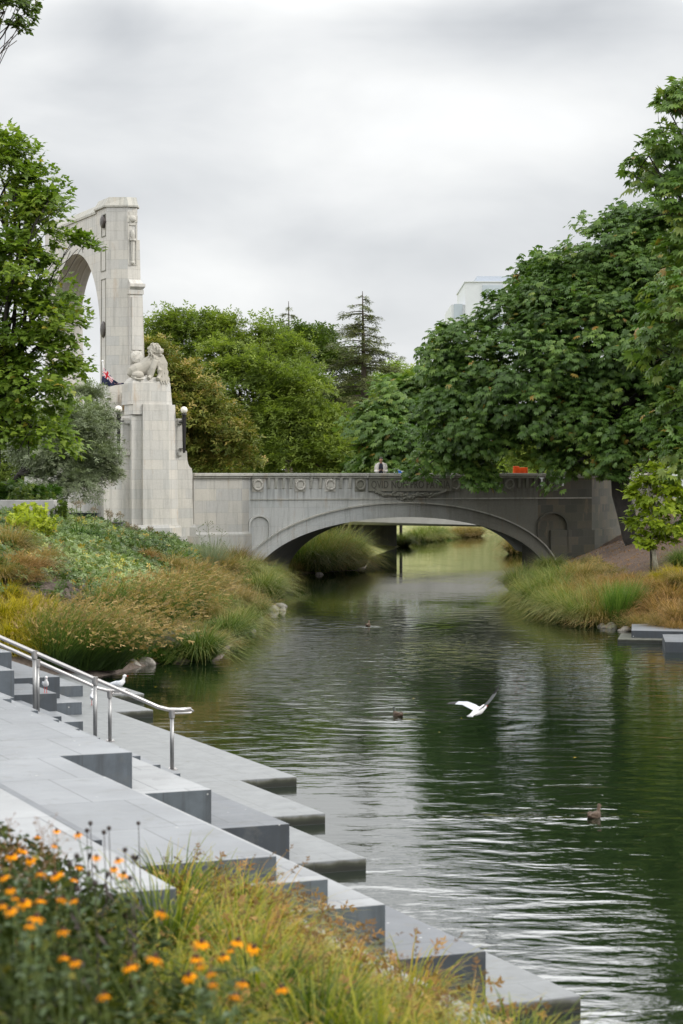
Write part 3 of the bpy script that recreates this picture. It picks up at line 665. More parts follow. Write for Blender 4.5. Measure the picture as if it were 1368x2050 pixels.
lamp(369, 819, 1.05, 'black lamp post with white globe right of the lion pedestal')
# ------------------------------------------------------------------ memorial arch
def build_arch():
    n0 = -1.4; tL = tpx(214, n0 - .55) - 0; ch = .45; ct = .80; cr = .14; w = .42; kids = []; K = kids.append
    tL = tpx(214, n0 - ch); Y0 = TN(tL, n0)[1]; zy = lambda py: zpy(py, Y0)
    tR = tL + ct + w + cr; L = 11.0
    root = empty('memorial_arch', (*TN(tL, n0), 3.6)); tag(root, 'very tall pale stone triumphal arch rising behind the left tree', 'arch')
    def octo(g, n_, wr=0, L_=L): return [TN(tL - g, n_ - ch), TN(tL + ct, n_ + g), TN(tL + ct + w + wr, n_ + g), TN(tR + g + wr, n_ - ch), TN(tR + g + wr, n_ - L_ + ch), TN(tL + ct + w, n_ - L_ - g), TN(tL + ct, n_ - L_ - g), TN(tL - g, n_ - L_ + ch)]
    zt = zy(412); zs = 10.4; nc = n0 - 1.36 - 4.05; ra = 4.05; rb = 14.3 - zs
    def oz(nn):
        q = 1 - ((nn - nc) / ra) ** 2
        return zs + rb * math.sqrt(q) if q > 0 else None
    m = MB(); sf = MB()
    # two piers as octagonal prisms, then the span with its opening
    def pier(na, sgn):
        # na = outer end, body to the opening
        o = [TN(tL, na - sgn * ch), TN(tL + ct, na), TN(tL + ct + w, na), TN(tR, na - sgn * ch), TN(tR, na - sgn * 1.36), TN(tL, na - sgn * 1.36)]
        zb = 3.0; zm = zy(478)
        m.prism([o[i] for i in range(6)], zm, zt)
        e = .10
        o2 = [TN(tL - .0, na - sgn * ch), TN(tL + ct, na + sgn * .0), TN(tL + ct + w + e, na), TN(tR + e, na - sgn * ch), TN(tR + e, na - sgn * 1.36), TN(tL, na - sgn * 1.36)]
        o3 = [TN(tL - .03, na - sgn * ch), TN(tL + ct, na + sgn * .03), TN(tL + ct + w + e + .25, na + .02 * sgn), TN(tR + e + .25, na - sgn * ch), TN(tR + e + .25, na - sgn * 1.36), TN(tL - .03, na - sgn * 1.36)]
        m.prism(o3, zb, zm, o2)
    pier(n0, 1); pier(n0 - L + .18, -1)
    N = 40; ns = [nc - ra * math.cos(math.pi * i / N) for i in range(N + 1)]
    ztc = zt - .25
    for a, b in zip(ns[:-1], ns[1:]):
        za, zb = (oz(a) or zs), (oz(b) or zs)
        for tt, fl in ((tL, 0), (tR, 1)):
            q = [(*TN(tt, a), za), (*TN(tt, b), zb), (*TN(tt, b), zt), (*TN(tt, a), zt)]; m.add(q, [(0, 1, 2, 3)] if not fl else [(3, 2, 1, 0)])
        sf.add([(*TN(tL, a), za), (*TN(tR, a), za), (*TN(tR, b), zb), (*TN(tL, b), zb)], [(0, 1, 2, 3)])
    m.add([(*TN(tL, n0 - 1.36), zt), (*TN(tR, n0 - 1.36), zt), (*TN(tR, n0 - L + 1.5), zt), (*TN(tL, n0 - L + 1.5), zt)], [(0, 1, 2, 3)])
    K(m.build('pier_and_span', M['stone'])); 
    # soffit with ribs
    for tt in (tL + .3, tL + .65, tL + 1.0):
        for a, b in zip(ns[:-1], ns[1:]):
            za, zb = (oz(a) or zs), (oz(b) or zs)
            sf.add([(*TN(tt, a), za - .07), (*TN(tt + .1, a), za - .07), (*TN(tt + .1, b), zb - .07), (*TN(tt, b), zb - .07), (*TN(tt, a), za), (*TN(tt, b), zb)], [(0, 1, 2, 3), (0, 4, 5, 3)])
    K(sf.build('soffit', M['stone_plain']))
    # coping
    m = MB()
    def end(na, sgn, g): return [TN(tL - g, na - sgn * ch), TN(tL + ct, na + sgn * g), TN(tL + ct + w, na + sgn * g), TN(tR + g, na - sgn * ch), TN(tR + g, na - sgn * 2.0), TN(tL - g, na - sgn * 2.0)]
    for na, sgn in ((n0, 1), (n0 - L + .18, -1)):
        m.prism(end(na, sgn, .09), zt, zt + .07); m.prism(end(na, sgn, .09), zt + .07, zt + .42, end(na, sgn, -.12))
    g = .06; pl = lambda g: [TN(tL - g, n0 - 1.9), TN(tR + g, n0 - 1.9), TN(tR + g, n0 - L + 2.1), TN(tL - g, n0 - L + 2.1)]
    m.prism(pl(.05), zt - .12, zt - .02); m.prism(pl(.05), zt - .02, zt + .3, pl(-.2)); K(m.build('coping', M['stone_trim']))
    # buttress on the end face
    m = MB(); ta, tb = tL + ct + .02, tL + ct + w + .16
    m.prism([TN(ta - .02, n0 + .26), TN(tb + .24, n0 + .26), TN(tb + .24, n0 - .3), TN(ta - .02, n0 - .3)], 3.0, zy(588), [TN(ta, n0 + .2), TN(tb, n0 + .2), TN(tb, n0 - .3), TN(ta, n0 - .3)])
    m.prism([TN(ta - .04, n0 + .24), TN(tb + .04, n0 + .24), TN(tb + .04, n0 - .3), TN(ta - .04, n0 - .3)], zy(588), zy(579))
    m.prism([TN(ta, n0 + .22), TN(tb, n0 + .22), TN(tb, n0 - .3), TN(ta, n0 - .3)], zy(579), zy(573), [TN(ta - .02, n0 + .34), TN(tb + .08, n0 + .34), TN(tb + .08, n0 - .3), TN(ta - .02, n0 - .3)])
    m.prism([TN(ta - .02, n0 + .34), TN(tb + .08, n0 + .34), TN(tb + .08, n0 - .3), TN(ta - .02, n0 - .3)], zy(573), zy(567))
    m.prism([TN(ta, n0 + .28), TN(tb, n0 + .28), TN(tb, n0 - .3), TN(ta, n0 - .3)], zy(567), zy(558), [TN(ta, n0 + .02), TN(tb - .05, n0 + .02), TN(tb - .05, n0 - .3), TN(ta, n0 - .3)])
    K(m.build('buttress', M['stone']))
    m = MB(); m.prism([TN(ta + .08, n0 + .27), TN(tb - .04, n0 + .27), TN(tb - .04, n0 + .2), TN(ta + .08, n0 + .2)], zy(700), zy(594)); K(m.build('sunk_panel', M['stone']))
    # torch relief
    tm = tL + ct + .20; m = MB()
    pz = zy(436); m.ball((*TN(tm, n0 + .03), pz), (.15, .10, .15), 14, 8)
    m.tn(tm - .22, tm + .22, n0 + .035, n0 - .05, pz - .14, pz + .14); m.tn(tm - .13, tm + .13, n0 + .032, n0 - .05, pz - .27, pz + .3)
    m.loft([(*TN(tm, n0 + .05), zy(528)), (*TN(tm, n0 + .05), zy(516)), (*TN(tm, n0 + .05), zy(480))], [.05, .065, .08], 10)
    m.ball((*TN(tm, n0 + .05), zy(524)), (.09, .08, .09), 10, 6); m.loft([(*TN(tm, n0 + .05), zy(480)), (*TN(tm, n0 + .05), zy(476))], .14, 10); m.ball((*TN(tm, n0 + .05), zy(467)), (.09, .08, .2), 10, 6)
    for s in (-.19, .15): m.tn(tm + s, tm + s + .04, n0 + .03, n0 - .05, zy(528), zy(446))
    m.tn(tm - .19, tm + .19, n0 + .026, n0 - .05, zy(529.5), zy(527.8))
    K(m.build('torch_relief', M['stone_plain']))
    m = MB(); m.loft([(*TN((ta + tb) / 2 - .02, n0 + .27), zy(714)), (*TN((ta + tb) / 2 - .02, n0 + .33), zy(714)), (*TN((ta + tb) / 2 - .02, n0 + .36), zy(714)), (*TN((ta + tb) / 2 - .02, n0 + .40), zy(714))], [.27, .26, .23, .10], 24); m.tn(ta + .02, tb, n0 + .285, n0 + .1, zy(726), zy(702)); K(m.build('round_boss', M['stone_plain']))
    m = MB(); m.tn(ta + .1, tb + .15, n0 + .5, n0, 3.3, zy(746)); m.tn(ta - .5, tb + .4, n0 + .4, n0 - .2, 3.3, zy(790)); K(m.build('pier_foot', M['stone']))
    # things on the street side face (t = tL, normal -b)
    def disc(nn, z, r, name, mat, d=.06):
        q = MB(); k = 24; vs = []
        for tt, rr in ((tL + .0, r), (tL - d, r), (tL - d - .03, r * .75), (tL - d - .05, 0.01)):
            vs += [(*TN(tt, nn + rr * math.cos(2 * math.pi * i / k)), z + rr * math.sin(2 * math.pi * i / k)) for i in range(k)]
        q.add(vs, [(j * k + i, j * k + (i + 1) % k, (j + 1) * k + (i + 1) % k, (j + 1) * k + i) for j in range(3) for i in range(k)]); K(q.build(name, mat, clean=True))
    disc(n0 - ch - .38, zy(657), .34, 'bronze_roundel', M['bronze']); disc(n0 - ch - .28, zy(440), .28, 'bronze_wreath', M['bronze'], .1)
    m = MB()
    def frame(na, nb, z0, z1, k=.035):
        for (x0, x1, y0, y1) in ((na, na - k, z0, z1), (nb, nb + k, z0, z1), (na, nb, z0, z0 + k), (na, nb, z1 - k, z1)):
            m.prism([TN(tL - .03, x0), TN(tL + .02, x0), TN(tL + .02, x1), TN(tL - .03, x1)], y0, y1)
    frame(n0 - ch - .02, n0 - ch - .7, zy(760), zy(555)); frame(n0 - ch - .02, n0 - ch - .75, zy(540), zy(490)); frame(n0 - ch - .02, n0 - ch - .65, zy(470), zy(425))
    for a, b in zip(ns[:-1], ns[1:]):
        pass
    K(m.build('panel_moulding', M['stone_frieze']))
    # base with panels
    m = MB(); m.prism([TN(tL - .1, n0 + .35), TN(tL + .95, n0 + .35), TN(tL + .95, n0 - 1.2), TN(tL - .1, n0 - 1.2)], 3.2, zy(772)); m.prism([TN(tL - .22, n0 + .5), TN(tL + .9, n0 + .5), TN(tL + .9, n0 - 1.2), TN(tL - .22, n0 - 1.2)], 3.2, zy(845))
    K(m.build('pier_base', M['stone']))
    m = MB(); a = tpx(244, n0 + .4); b = tpx(256, n0 + .4); m.tn(a, b, n0 + .42, n0 + .3, zy(824), zy(787)); K(m.build('relief_panel', M['stone_plain']))
    m = MB(); m.tn(a + .04, b - .04, n0 + .45, n0 + .4, zy(821), zy(790)); K(m.build('carved_figures', plain('rusty_carving', (.33, .22, .11), .9, .5, 14, bump=1)))
    for y_ in (799, 817):
        m = MB(); m.tn(tpx(216, n0 + .36), tpx(223, n0 + .36), n0 + .37, n0 + .3, zy(y_ + 2), zy(y_ - 2)); K(m.build('bronze_plate', M['bronze']))
    m = MB()
    for (x0, x1, y0, y1) in ((208, 238, 897, 895), (208, 238, 847, 845), (237, 238.5, 897, 845)): m.tn(tpx(x0, n0 + .55), tpx(x1, n0 + .55), n0 + .54, n0 + .45, zy(y0), zy(y1))
    m.tn(tpx(200, n0 + .5), tpx(243, n0 + .5), n0 + .505, n0 + .3, 3.3, zy(843)); K(m.build('text_panel', M['stone_plain']))
    group_parent(root, kids)
build_arch()
def build_flag():
    p = TN(tpx(212, .2), .2); Y = p[1]
    b = at_y(213, 800, Y); t_ = at_y(205.5, 723, Y); root = empty('flag_on_pole', b); tag(root, 'navy flag with union canton on a white pole by the arch', 'flag')
    k = []; m = MB(); m.loft([b, t_], .028, 8); m.ball(t_, .05); k.append(m.build('pole', plain('white_pole', (.75, .75, .75), .4)))
    t = NT('flag_cloth'); uv = t.new('ShaderNodeUVMap').outputs[0]; s3 = t.new('ShaderNodeSeparateXYZ'); t.link(uv, s3.inputs[0]); u, v = s3.outputs[0], s3.outputs[1]
    cu = t.math('DIVIDE', u, .5); cv = t.math('DIVIDE', t.math('SUBTRACT', v, .5), .5)
    inc = t.math('MULTIPLY', t.math('LESS_THAN', u, .5), t.math('GREATER_THAN', v, .5))
    du = t.math('ABSOLUTE', t.math('SUBTRACT', cu, .5)); dv = t.math('ABSOLUTE', t.math('SUBTRACT', cv, .5))
    dd = t.math('ABSOLUTE', t.math('SUBTRACT', du, dv))
    wh = t.math('MAXIMUM', t.math('LESS_THAN', dd, .11), t.math('LESS_THAN', t.math('MINIMUM', du, dv), .16))
    rd = t.math('MAXIMUM', t.math('LESS_THAN', dd, .04), t.math('LESS_THAN', t.math('MINIMUM', du, dv), .09))
    c = t.mix(t.math('MULTIPLY', wh, inc), (.008, .012, .05), (.8, .8, .82)); c = t.mix(t.math('MULTIPLY', rd, inc), c, (.6, .015, .03))
    for (su, sv) in ((.75, .75), (.75, .25), (.64, .55), (.86, .6)):
        d = t.math('ADD', t.math('ABSOLUTE', t.math('SUBTRACT', u, su)), t.math('ABSOLUTE', t.math('SUBTRACT', v, sv)))
        c = t.mix(t.math('LESS_THAN', d, .06), c, (.75, .6, .62)); c = t.mix(t.math('LESS_THAN', d, .035), c, (.6, .015, .03))
    t.done(c, .7)
    nu, nv = 20, 10; V = []; UVs = []
    tl = at_y(206, 737, Y); bl = at_y(203.5, 768, Y)
    hi = [(207, 735), (216, 744), (228, 760), (238, 767), (248, 766)]; lo = [(203, 769), (208, 770), (220, 774), (232, 771), (249, 768.5)]
    def cur(c_, s):
        f = s * (len(c_) - 1); i = min(int(f), len(c_) - 2); g = f - i; return (c_[i][0] * (1 - g) + c_[i + 1][0] * g, c_[i][1] * (1 - g) + c_[i + 1][1] * g)
    m = MB()
    for i in range(nu + 1):
        a_, b_ = cur(hi, i / nu), cur(lo, i / nu)
        for j in range(nv + 1):
            w = j / nv; q = at_y(a_[0] * w + b_[0] * (1 - w), a_[1] * w + b_[1] * (1 - w), Y - .02 + .12 * math.sin(i * .9 + j * .5) * i / nu); V.append(q); UVs.append((i / nu, w))
    m.add(V, [(i * (nv + 1) + j, (i + 1) * (nv + 1) + j, (i + 1) * (nv + 1) + j + 1, i * (nv + 1) + j + 1) for i in range(nu) for j in range(nv)])
    o = m.build('flag_cloth', t.m, smooth=True); ul = o.data.uv_layers[0]
    for l in o.data.loops: ul.data[l.index].uv = UVs[l.vertex_index]
    k.append(o); group_parent(root, k)
build_flag()
# ------------------------------------------------------------------ river terraces
def build_terrace():
    root = empty('river_terrace', (*UV(22, 8), 0)); tag(root, 'grey granite terrace of stepped seating blocks descending to the water', 'terrace'); kids = []
    def bx(name, u0, u1, v0, v1, z1, mat, z0=-.55, bev=.006):
        m = MB(); m.uvbox(u0, u1, v0, v1, z0, z1); o = m.build(name, M[mat], bevel=bev); kids.append(o); return o
    for (u0, u1, v1) in ((15.9, 22.6, 8.9), (22.6, 25.8, 9.8), (25.8, 29.1, 10.6), (29.1, 38.4, 11.5), (38.4, 41.35, 12.25), (41.35, 46.2, 13.0)):
        bx('water_ledge', u0, u1, 5.5, v1, .14, 'granite_wet', bev=.01)
    seats = [(16.0, 22.68, 4, 8.04, .575), (22.75, 29.0, 4, 8.9, .572), (16.2, 22.9, 4, 7.2, 1.0), (22.9, 29.05, 4, 8.0, 1.0), (16.3, 22.85, 3.5, 6.72, 1.23),
             (16.4, 23.2, 0, 6.3, 1.435), (23.2, 29.4, 0, 7.15, 1.435), (13.3, 30, -3, 4.4, 1.87)]
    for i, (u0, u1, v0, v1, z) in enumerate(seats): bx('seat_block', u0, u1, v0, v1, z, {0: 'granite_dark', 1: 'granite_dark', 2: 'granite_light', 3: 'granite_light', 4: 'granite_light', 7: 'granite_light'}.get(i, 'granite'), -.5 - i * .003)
    bx('timber_step', 16.8, 29.8, 3.9, 4.92, 1.60, 'granite_dark', 1.3)
    bx('edging_slab', 5.0, 16.15, 5.98, 6.35, 1.0, 'granite_light', -.52)
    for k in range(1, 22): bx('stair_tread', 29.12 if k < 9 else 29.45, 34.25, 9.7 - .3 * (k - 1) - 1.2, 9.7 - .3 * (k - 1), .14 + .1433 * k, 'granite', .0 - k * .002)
    far = [(35.3, 38.2, 10.0, .36, 0), (38.2, 41.3, 10.8, .37, 0), (41.3, 45.2, 11.7, .36, 0), (34.3, 37, 9.35, .58, 1), (37, 39.0, 10.0, .68, 1), (39.0, 45.6, 10.6, .78, 1), (36.9, 39.3, 9.2, 1.13, 0), (39.3, 45.8, 9.75, 1.25, 0), (34.5, 37.0, 8.6, .9, 0), (37, 46, 8.3, 1.7, 0)]
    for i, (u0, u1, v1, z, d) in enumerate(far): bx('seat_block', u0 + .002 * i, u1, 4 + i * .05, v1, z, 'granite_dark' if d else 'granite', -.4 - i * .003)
    group_parent(root, kids)
build_terrace()
def build_bed():
    t = NT('bed_soil'); tc = t.new('ShaderNodeTexCoord').outputs['Object']; f = t.noise(tc, 30, 5, .7); t.bump(f, .7, .03)
    t.done(t.ramp(f, [(.3, (.03, .02, .014)), (.7, (.11, .075, .05))]), .95)
    m = MB()
    def grid(u0, u1, v0, v1, nu, nv):
        vs = [(*UV(u0 + (u1 - u0) * i / nu, v0 + (v1 - v0) * j / nv), bedz(v0 + (v1 - v0) * j / nv)) for i in range(nu + 1) for j in range(nv + 1)]
        m.add(vs, [(i * (nv + 1) + j, i * (nv + 1) + j + 1, (i + 1) * (nv + 1) + j + 1, (i + 1) * (nv + 1) + j) for i in range(nu) for j in range(nv)][::1])
    grid(-4, 13.32, -6, 6.0, 40, 40); grid(13.28, 16.42, 4.42, 6.0, 12, 8)
    o = m.build('planting_bed_ground', t.m, clean=True); tag(o, kind='structure')
def bedz(v): return .97 + min(2.1, max(0, 5.7 - v) * .33)
build_bed()
def tube_path(m, pts, r, seg=10): m.loft(pts, [r] * len(pts), seg)
def build_rail(name, base, slope, posts, top, up_len, label):
    root = empty(name, (base[0], base[1], .14)); tag(root, label, 'handrail', 'steel handrails on the terrace stair'); kids = []
    p = lambda s: Vector((base[0] - B.x * s, base[1] - B.y * s, 0))
    m = MB(); z = lambda s: top + slope * max(0, s)
    pts = [p(up_len) + Vector((0, 0, z(up_len))), p(.22) + Vector((0, 0, z(.12))), p(.06) + Vector((0, 0, top + .01)), p(-.1) + Vector((0, 0, top)), p(-.30) + Vector((0, 0, top))]
    tube_path(m, pts, .030, 12); kids.append(m.build('rail', M['steel'], smooth=True))
    m = MB(); e = p(-.30); m.loft([e + Vector((0, 0, top)), e + Vector((B.x * .04, B.y * .04, top - .03)), e + Vector((B.x * .0, B.y * 0, top - .05)), p(.0) + Vector((0, 0, top - .05))], .018, 8); kids.append(m.build('return_loop', M['steel'], smooth=True))
    for s, zb in posts:
        m = MB(); q = p(s); zt_ = z(s) - .1; m.loft([(q.x, q.y, zb), (q.x, q.y, zt_)], .030, 12)
        o = m.build('post', M['steel_dull'], smooth=True); kids.append(o)
        m = MB(); m.loft([(q.x, q.y, zt_ - .02), (q.x, q.y, zt_ + .02), (q.x, q.y, zt_ + .10)], [.040, .046, .046], 12); kids.append(m.build('collar', M['steel'])); m = MB(); m.loft([(q.x, q.y, zb + .0), (q.x, q.y, zb + .012)], .085, 14)
        for a in range(4): m.ball((q.x + .06 * math.cos(a * 1.57 + .78), q.y + .06 * math.sin(a * 1.57 + .78), zb + .02), .014, 6, 4)
        kids.append(m.build('base_plate', M['steel'], smooth=False))
    group_parent(root, kids)
build_rail('stair_handrail', (-2.56, 32.0), .455, [(0, .14), (1.2, .57), (2.12, .95)], 1.045, 4.5, 'nearer steel handrail beside the terrace stair, ending above the water ledge')
build_rail('stair_handrail', (-3.87, 35.4), .46, [(0, .14), (1.23, .6), (2.5, 1.1)], .99, 4.5, 'farther steel handrail of the terrace stair with a gull on its end')
# ------------------------------------------------------------------ vegetation tools
def unit(a): return a / np.maximum(np.linalg.norm(a, axis=-1, keepdims=True), 1e-9)
def T_palm(k=6, spread=1.35, w=.17, drop=.38):
    V = []; Fc = []
    for i in range(k):
        a = -spread + 2 * spread * i / (k - 1); L = 1 - .35 * abs(a / spread) ** 1.5; c, s_ = math.cos(a), math.sin(a); o = len(V)
        for x, y, z in ((.04, 0, 0), (.58 * L, w, -.10 * L), (L, 0, -drop * L), (.58 * L, -w, -.10 * L)): V.append((x * c - y * s_, x * s_ + y * c, z))
        Fc.append((o, o + 1, o + 2, o + 3))
    return np.array(V), np.array(Fc)
def T_star(k=3, w=.26, drop=.2):
    return T_palm(k, 1.0, w, drop)
def T_spray(k=5, w=.10, seed=1, ln=.5, spread=.9):
    r = random.Random(seed); V = []; Fc = []
    for i in range(k):
        b = np.array([i / k * .7, 0, 0]); a = r.uniform(-spread, spread) + (.5 if i % 2 else -.5); e = r.uniform(-.3, .5); d = np.array([math.cos(a) * math.cos(e), math.sin(a) * math.cos(e), math.sin(e)])
        sd = unit(np.cross(d, [0, 0, 1])) * w; o = len(V); V += [b, b + d * ln * .5 + sd, b + d * ln, b + d * ln * .5 - sd]; Fc.append((o, o + 1, o + 2, o + 3))
    return np.array(V), np.array(Fc)
def place(template, P, fwd, nrm, size):
    V0, F0 = template; n = len(P); f = unit(fwd); b = unit(np.cross(nrm, f)); nn = np.cross(f, b)
    size = np.broadcast_to(size, (n,)) if np.ndim(size) == 0 else size
    V = (V0[None, :, 0, None] * f[:, None] + V0[None, :, 1, None] * b[:, None] + V0[None, :, 2, None] * nn[:, None]) * size[:, None, None] + P[:, None]
    Fc = F0[None] + (np.arange(n) * len(V0))[:, None, None]
    return V.reshape(-1, 3), Fc.reshape(-1, F0.shape[1])
def blob(px, py, Y, rpx, rz=None, dy=1.0):
    p = at_y(px, py, Y); r = rpx * Y / F; return (p.x, p.y, p.z, r, r * dy, (rz if rz else rpx) * Y / F)
def crown(name, blobs, template, size, mat, seed, dens=1.0, clump=.7, per=34, parent=None, tintfn=None, droop=.25, inner=.3, zmin=None, back=.6):
    rs = np.random.RandomState(seed); bl = np.array(blobs); area = 4 * math.pi * bl[:, 3] * bl[:, 5]
    nc = max(3, int(area.sum() / (clump ** 2 * 2.2) * dens)); which = rs.choice(len(bl), nc, p=area / area.sum()); b = bl[which]
    d = unit(rs.normal(size=(nc, 3))); d[:, 2] = np.where(d[:, 2] < -.55, -d[:, 2], d[:, 2])
    rad = rs.uniform(.80, 1.06, nc); inn = rs.rand(nc) < inner; rad[inn] = rs.uniform(.35, .8, inn.sum())
    Cc = b[:, :3] + d * b[:, 3:6] * rad[:, None]
    # drop clumps buried deep in another blob
    keep = np.ones(nc, bool)
    for j in range(len(bl)):
        q = (Cc - bl[j, :3]) / bl[j, 3:6]; keep &= ~((np.linalg.norm(q, axis=1) < .5) & (which != j))
    cen = bl[:, :3].mean(0); vd = unit(np.array([[0, 0, H]]) - Cc); facing = (d * vd).sum(1); keep &= (facing > -.25) | (rs.rand(nc) < back)
    if zmin is not None: keep &= Cc[:, 2] > zmin
    Cc, d = Cc[keep], d[keep]; nc = len(Cc); ct = rs.normal(size=nc) * .15; cs = rs.uniform(.6, 1.35, nc) * clump
    n = nc * per; ci = np.repeat(np.arange(nc), per)
    od = unit(d * .7 + np.array([0, 0, .55]))[ci]
    g = rs.normal(size=(n, 3)); g = unit(g) * (rs.rand(n) ** .45)[:, None]
    g -= od * np.minimum(0, (g * od).sum(1))[:, None] * .75
    P = Cc[ci] + g * cs[ci][:, None] * np.array([1, 1, .62]); hr = np.hypot(g[:, 0], g[:, 1]); P[:, 2] -= droop * cs[ci] * hr ** 2
    fw = unit(g * np.array([1, 1, .25]) + d[ci] * .5 + rs.normal(size=(n, 3)) * .35 - np.array([0, 0, droop * 1.3]))
    nr = unit(np.array([0, 0, 1.0]) + d[ci] * .55 + rs.normal(size=(n, 3)) * .35)
    V, Fc = place(template, P, fw, nr, size * rs.uniform(.7, 1.25, n))
    ti = .46 + ct[ci] + rs.normal(size=n) * .15
    if tintfn: ti = tintfn(ti, P, g, rs, ci)
    return np_mesh(name, V, Fc, mat, np.repeat(np.clip(ti, 0, 1), len(template[1])), parent)
def limb(m, p, q, r0, r1, rng, bend=.12, seg=7, k=6):
    p, q = Vector(p), Vector(q); L = (q - p).length; pts = []; o = Vector((rng.uniform(-1, 1), rng.uniform(-1, 1), rng.uniform(.2, 1))) * L * bend
    for i in range(k + 1):
        s = i / k; pts.append(p.lerp(q, s) + o * math.sin(math.pi * s) + Vector((rng.gauss(0, 1), rng.gauss(0, 1), rng.gauss(0, 1))) * L * .012)
    m.loft(pts, [r0 + (r1 - r0) * i / k for i in range(k + 1)], seg); return pts
def tree(name, label, blobs, base, fork, r0, template, size, mat, bark, seed, cat='tree', group=None, twigs=0, **kw):
    root = empty(name, base); tag(root, label, cat, group); rng = random.Random(seed)
    m = MB(); pts = limb(m, base, fork, r0, r0 * .7, rng, .05, 10)
    b0 = Vector(base); m.loft([b0 - Vector((0, 0, .3)), b0 + Vector((0, 0, .05)), b0 + Vector((0, 0, .35))], [r0 * 1.7, r0 * 1.45, r0 * 1.0], 12)
    for bl in blobs:
        c = Vector(bl[:3]); e = limb(m, fork, c, min(r0 * .42, bl[3] * .11), min(.06, bl[3] * .03), rng, .10, 7)
        for _ in range(5):
            d = Vector((rng.gauss(0, 1), rng.gauss(0, 1), rng.gauss(0, .7))).normalized(); s = rng.choice(e[3:])
            limb(m, s, c + Vector((d.x * bl[3], d.y * bl[4], d.z * bl[5])) * .9, min(.05, bl[3] * .03), .010, rng, .1, 5, 4)
    t_ = m.build('trunk', bark, smooth=True); cr = crown('crown', blobs, template, size, mat, seed, **kw)
    group_parent(root, [t_, cr]); return root
def branchlet(blobs): return blobs
PALM = T_palm(); STAR = T_star(); SPRAY = T_spray(5, .10); FINE = T_spray(7, .055, 3, .42, 1.2)
def rare(p, lo=.97):
    def f(ti, P, g, rs, ci):
        ti = np.clip(ti, 0, .93); return np.where(rs.rand(len(ti)) < p, rs.uniform(lo, 1, len(ti)), ti)
    return f
def build_trees():
    # big chestnut on the right bank, in front of the bridge end
    Y = 88
    bl = [blob(1270, 565, Y + 1, 150), blob(1150, 630, Y, 118), blob(1035, 665, Y + 1, 96), blob(1095, 575, Y + 2, 62), blob(930, 725, Y + 1, 84), blob(1215, 730, Y - 1, 170), blob(1070, 790, Y - 1, 140), blob(950, 840, Y, 96), blob(1330, 640, Y, 170), blob(1150, 850, Y - 2, 108), blob(885, 700, Y + 2, 44), blob(1000, 880, Y - 1, 48), blob(1300, 800, Y, 120), blob(1275, 455, Y + 1, 50), blob(1480, 700, Y + 8, 240), blob(1410, 560, Y + 8, 150), blob(875, 905, Y, 46), blob(950, 935, Y, 40), blob(1115, 905, Y - 1, 50), blob(1180, 915, Y - 3, 56), blob(1255, 900, Y - 4, 62), blob(1340, 880, Y - 4, 86), blob(910, 800, Y, 70), blob(830, 948, Y + 2, 18), blob(1145, 945, Y - 2, 34), blob(1225, 955, Y - 4, 30), blob(1165, 600, Y + 2, 74), blob(1060, 560, Y + 3, 46), blob(1315, 500, Y, 92), blob(1480, 620, Y, 210), blob(1560, 760, Y - 4, 220), blob(1460, 860, Y - 6, 110)]  # unseen crown blobs past the right edge added to shade wall and trunk
    tree('chestnut_tree', 'huge dark green horse chestnut spreading over the right end of the bridge', bl, (11.9, 85, 1.1), (10.6, 86, 6.2), .42, PALM, .24, M['chestnut'], M['bark_dark'], 11, tintfn=rare(.012), per=48, clump=.82, droop=.45, dens=1.6, inner=.45)
    bl = [blob(1368, 215, 72, 52), blob(1335, 205, 72, 26), blob(1300, 325, 72, 50), blob(1360, 330, 73, 80), blob(1372, 430, 72, 92), blob(1400, 560, 72, 95)]
    bl += [blob(1385, 700, 70, 92), blob(1372, 830, 70, 62), blob(1352, 910, 70, 42), blob(1420, 930, 70, 70), blob(1388, 1020, 70, 46), blob(1395, 1090, 70, 30), blob(1375, 620, 69, 80), blob(1322, 700, 69, 36)]
    tree('chestnut_tree', 'tall lighter chestnut tree leaning in at the right edge of the photo', bl, (13.2, 72, 2.6), (13.0, 72, 7.5), .38, PALM, .30, M['chestnut'], M['bark_dark'], 12, tintfn=lambda ti, P, g, rs, ci: rare(.02)(ti + .22, P, g, rs, ci), per=28, clump=.75, droop=.35, inner=.3)
    Y = 113
    bl = [blob(835, 830, Y, 88), blob(770, 855, Y - 1, 66), blob(735, 905, Y - 2, 50), blob(890, 850, Y, 70), blob(800, 905, Y - 3, 66), blob(880, 780, Y + 3, 50), blob(712, 935, Y - 1, 28), blob(770, 935, Y - 3, 46), blob(840, 935, Y - 3, 50), blob(900, 930, Y - 3, 46)]
    tree('chestnut_tree', 'rounded mid green chestnut tree just behind the middle of the bridge', bl, (3.0, 114, 3.0), (3.6, 114, 6.0), .35, PALM, .31, M['chestnut'], M['bark_dark'], 13, tintfn=lambda ti, P, g, rs, ci: rare(.01)(ti + .12, P, g, rs, ci), per=42, clump=.85, droop=.5, zmin=3.6, dens=1.35, inner=.5)
    # left edge tree
    Y = 70
    bl = [blob(40, 400, Y, 78), blob(-20, 350, Y, 90), blob(100, 405, Y - 1, 44), blob(20, 310, Y, 40), blob(140, 490, Y - 1, 26), blob(172, 494, Y - 1, 15), blob(70, 460, Y, 56), blob(40, 530, Y - 1, 76), blob(95, 605, Y, 58), blob(145, 630, Y, 18), blob(20, 640, Y, 110), blob(110, 665, Y - 1, 56), blob(60, 760, Y, 110), blob(140, 730, Y, 40), blob(-30, 820, Y, 120), blob(70, 860, Y, 84)]
    tree('maple_tree', 'light green maple tree filling the left edge in front of the arch', bl, (-11.6, 70.5, 3.4), (-11.4, 70.5, 6.4), .28, STAR, .21, M['plane_leaf'], M['bark_dark'], 21, tintfn=rare(.015), per=42, clump=.62, droop=.15, inner=.5, dens=1.35)
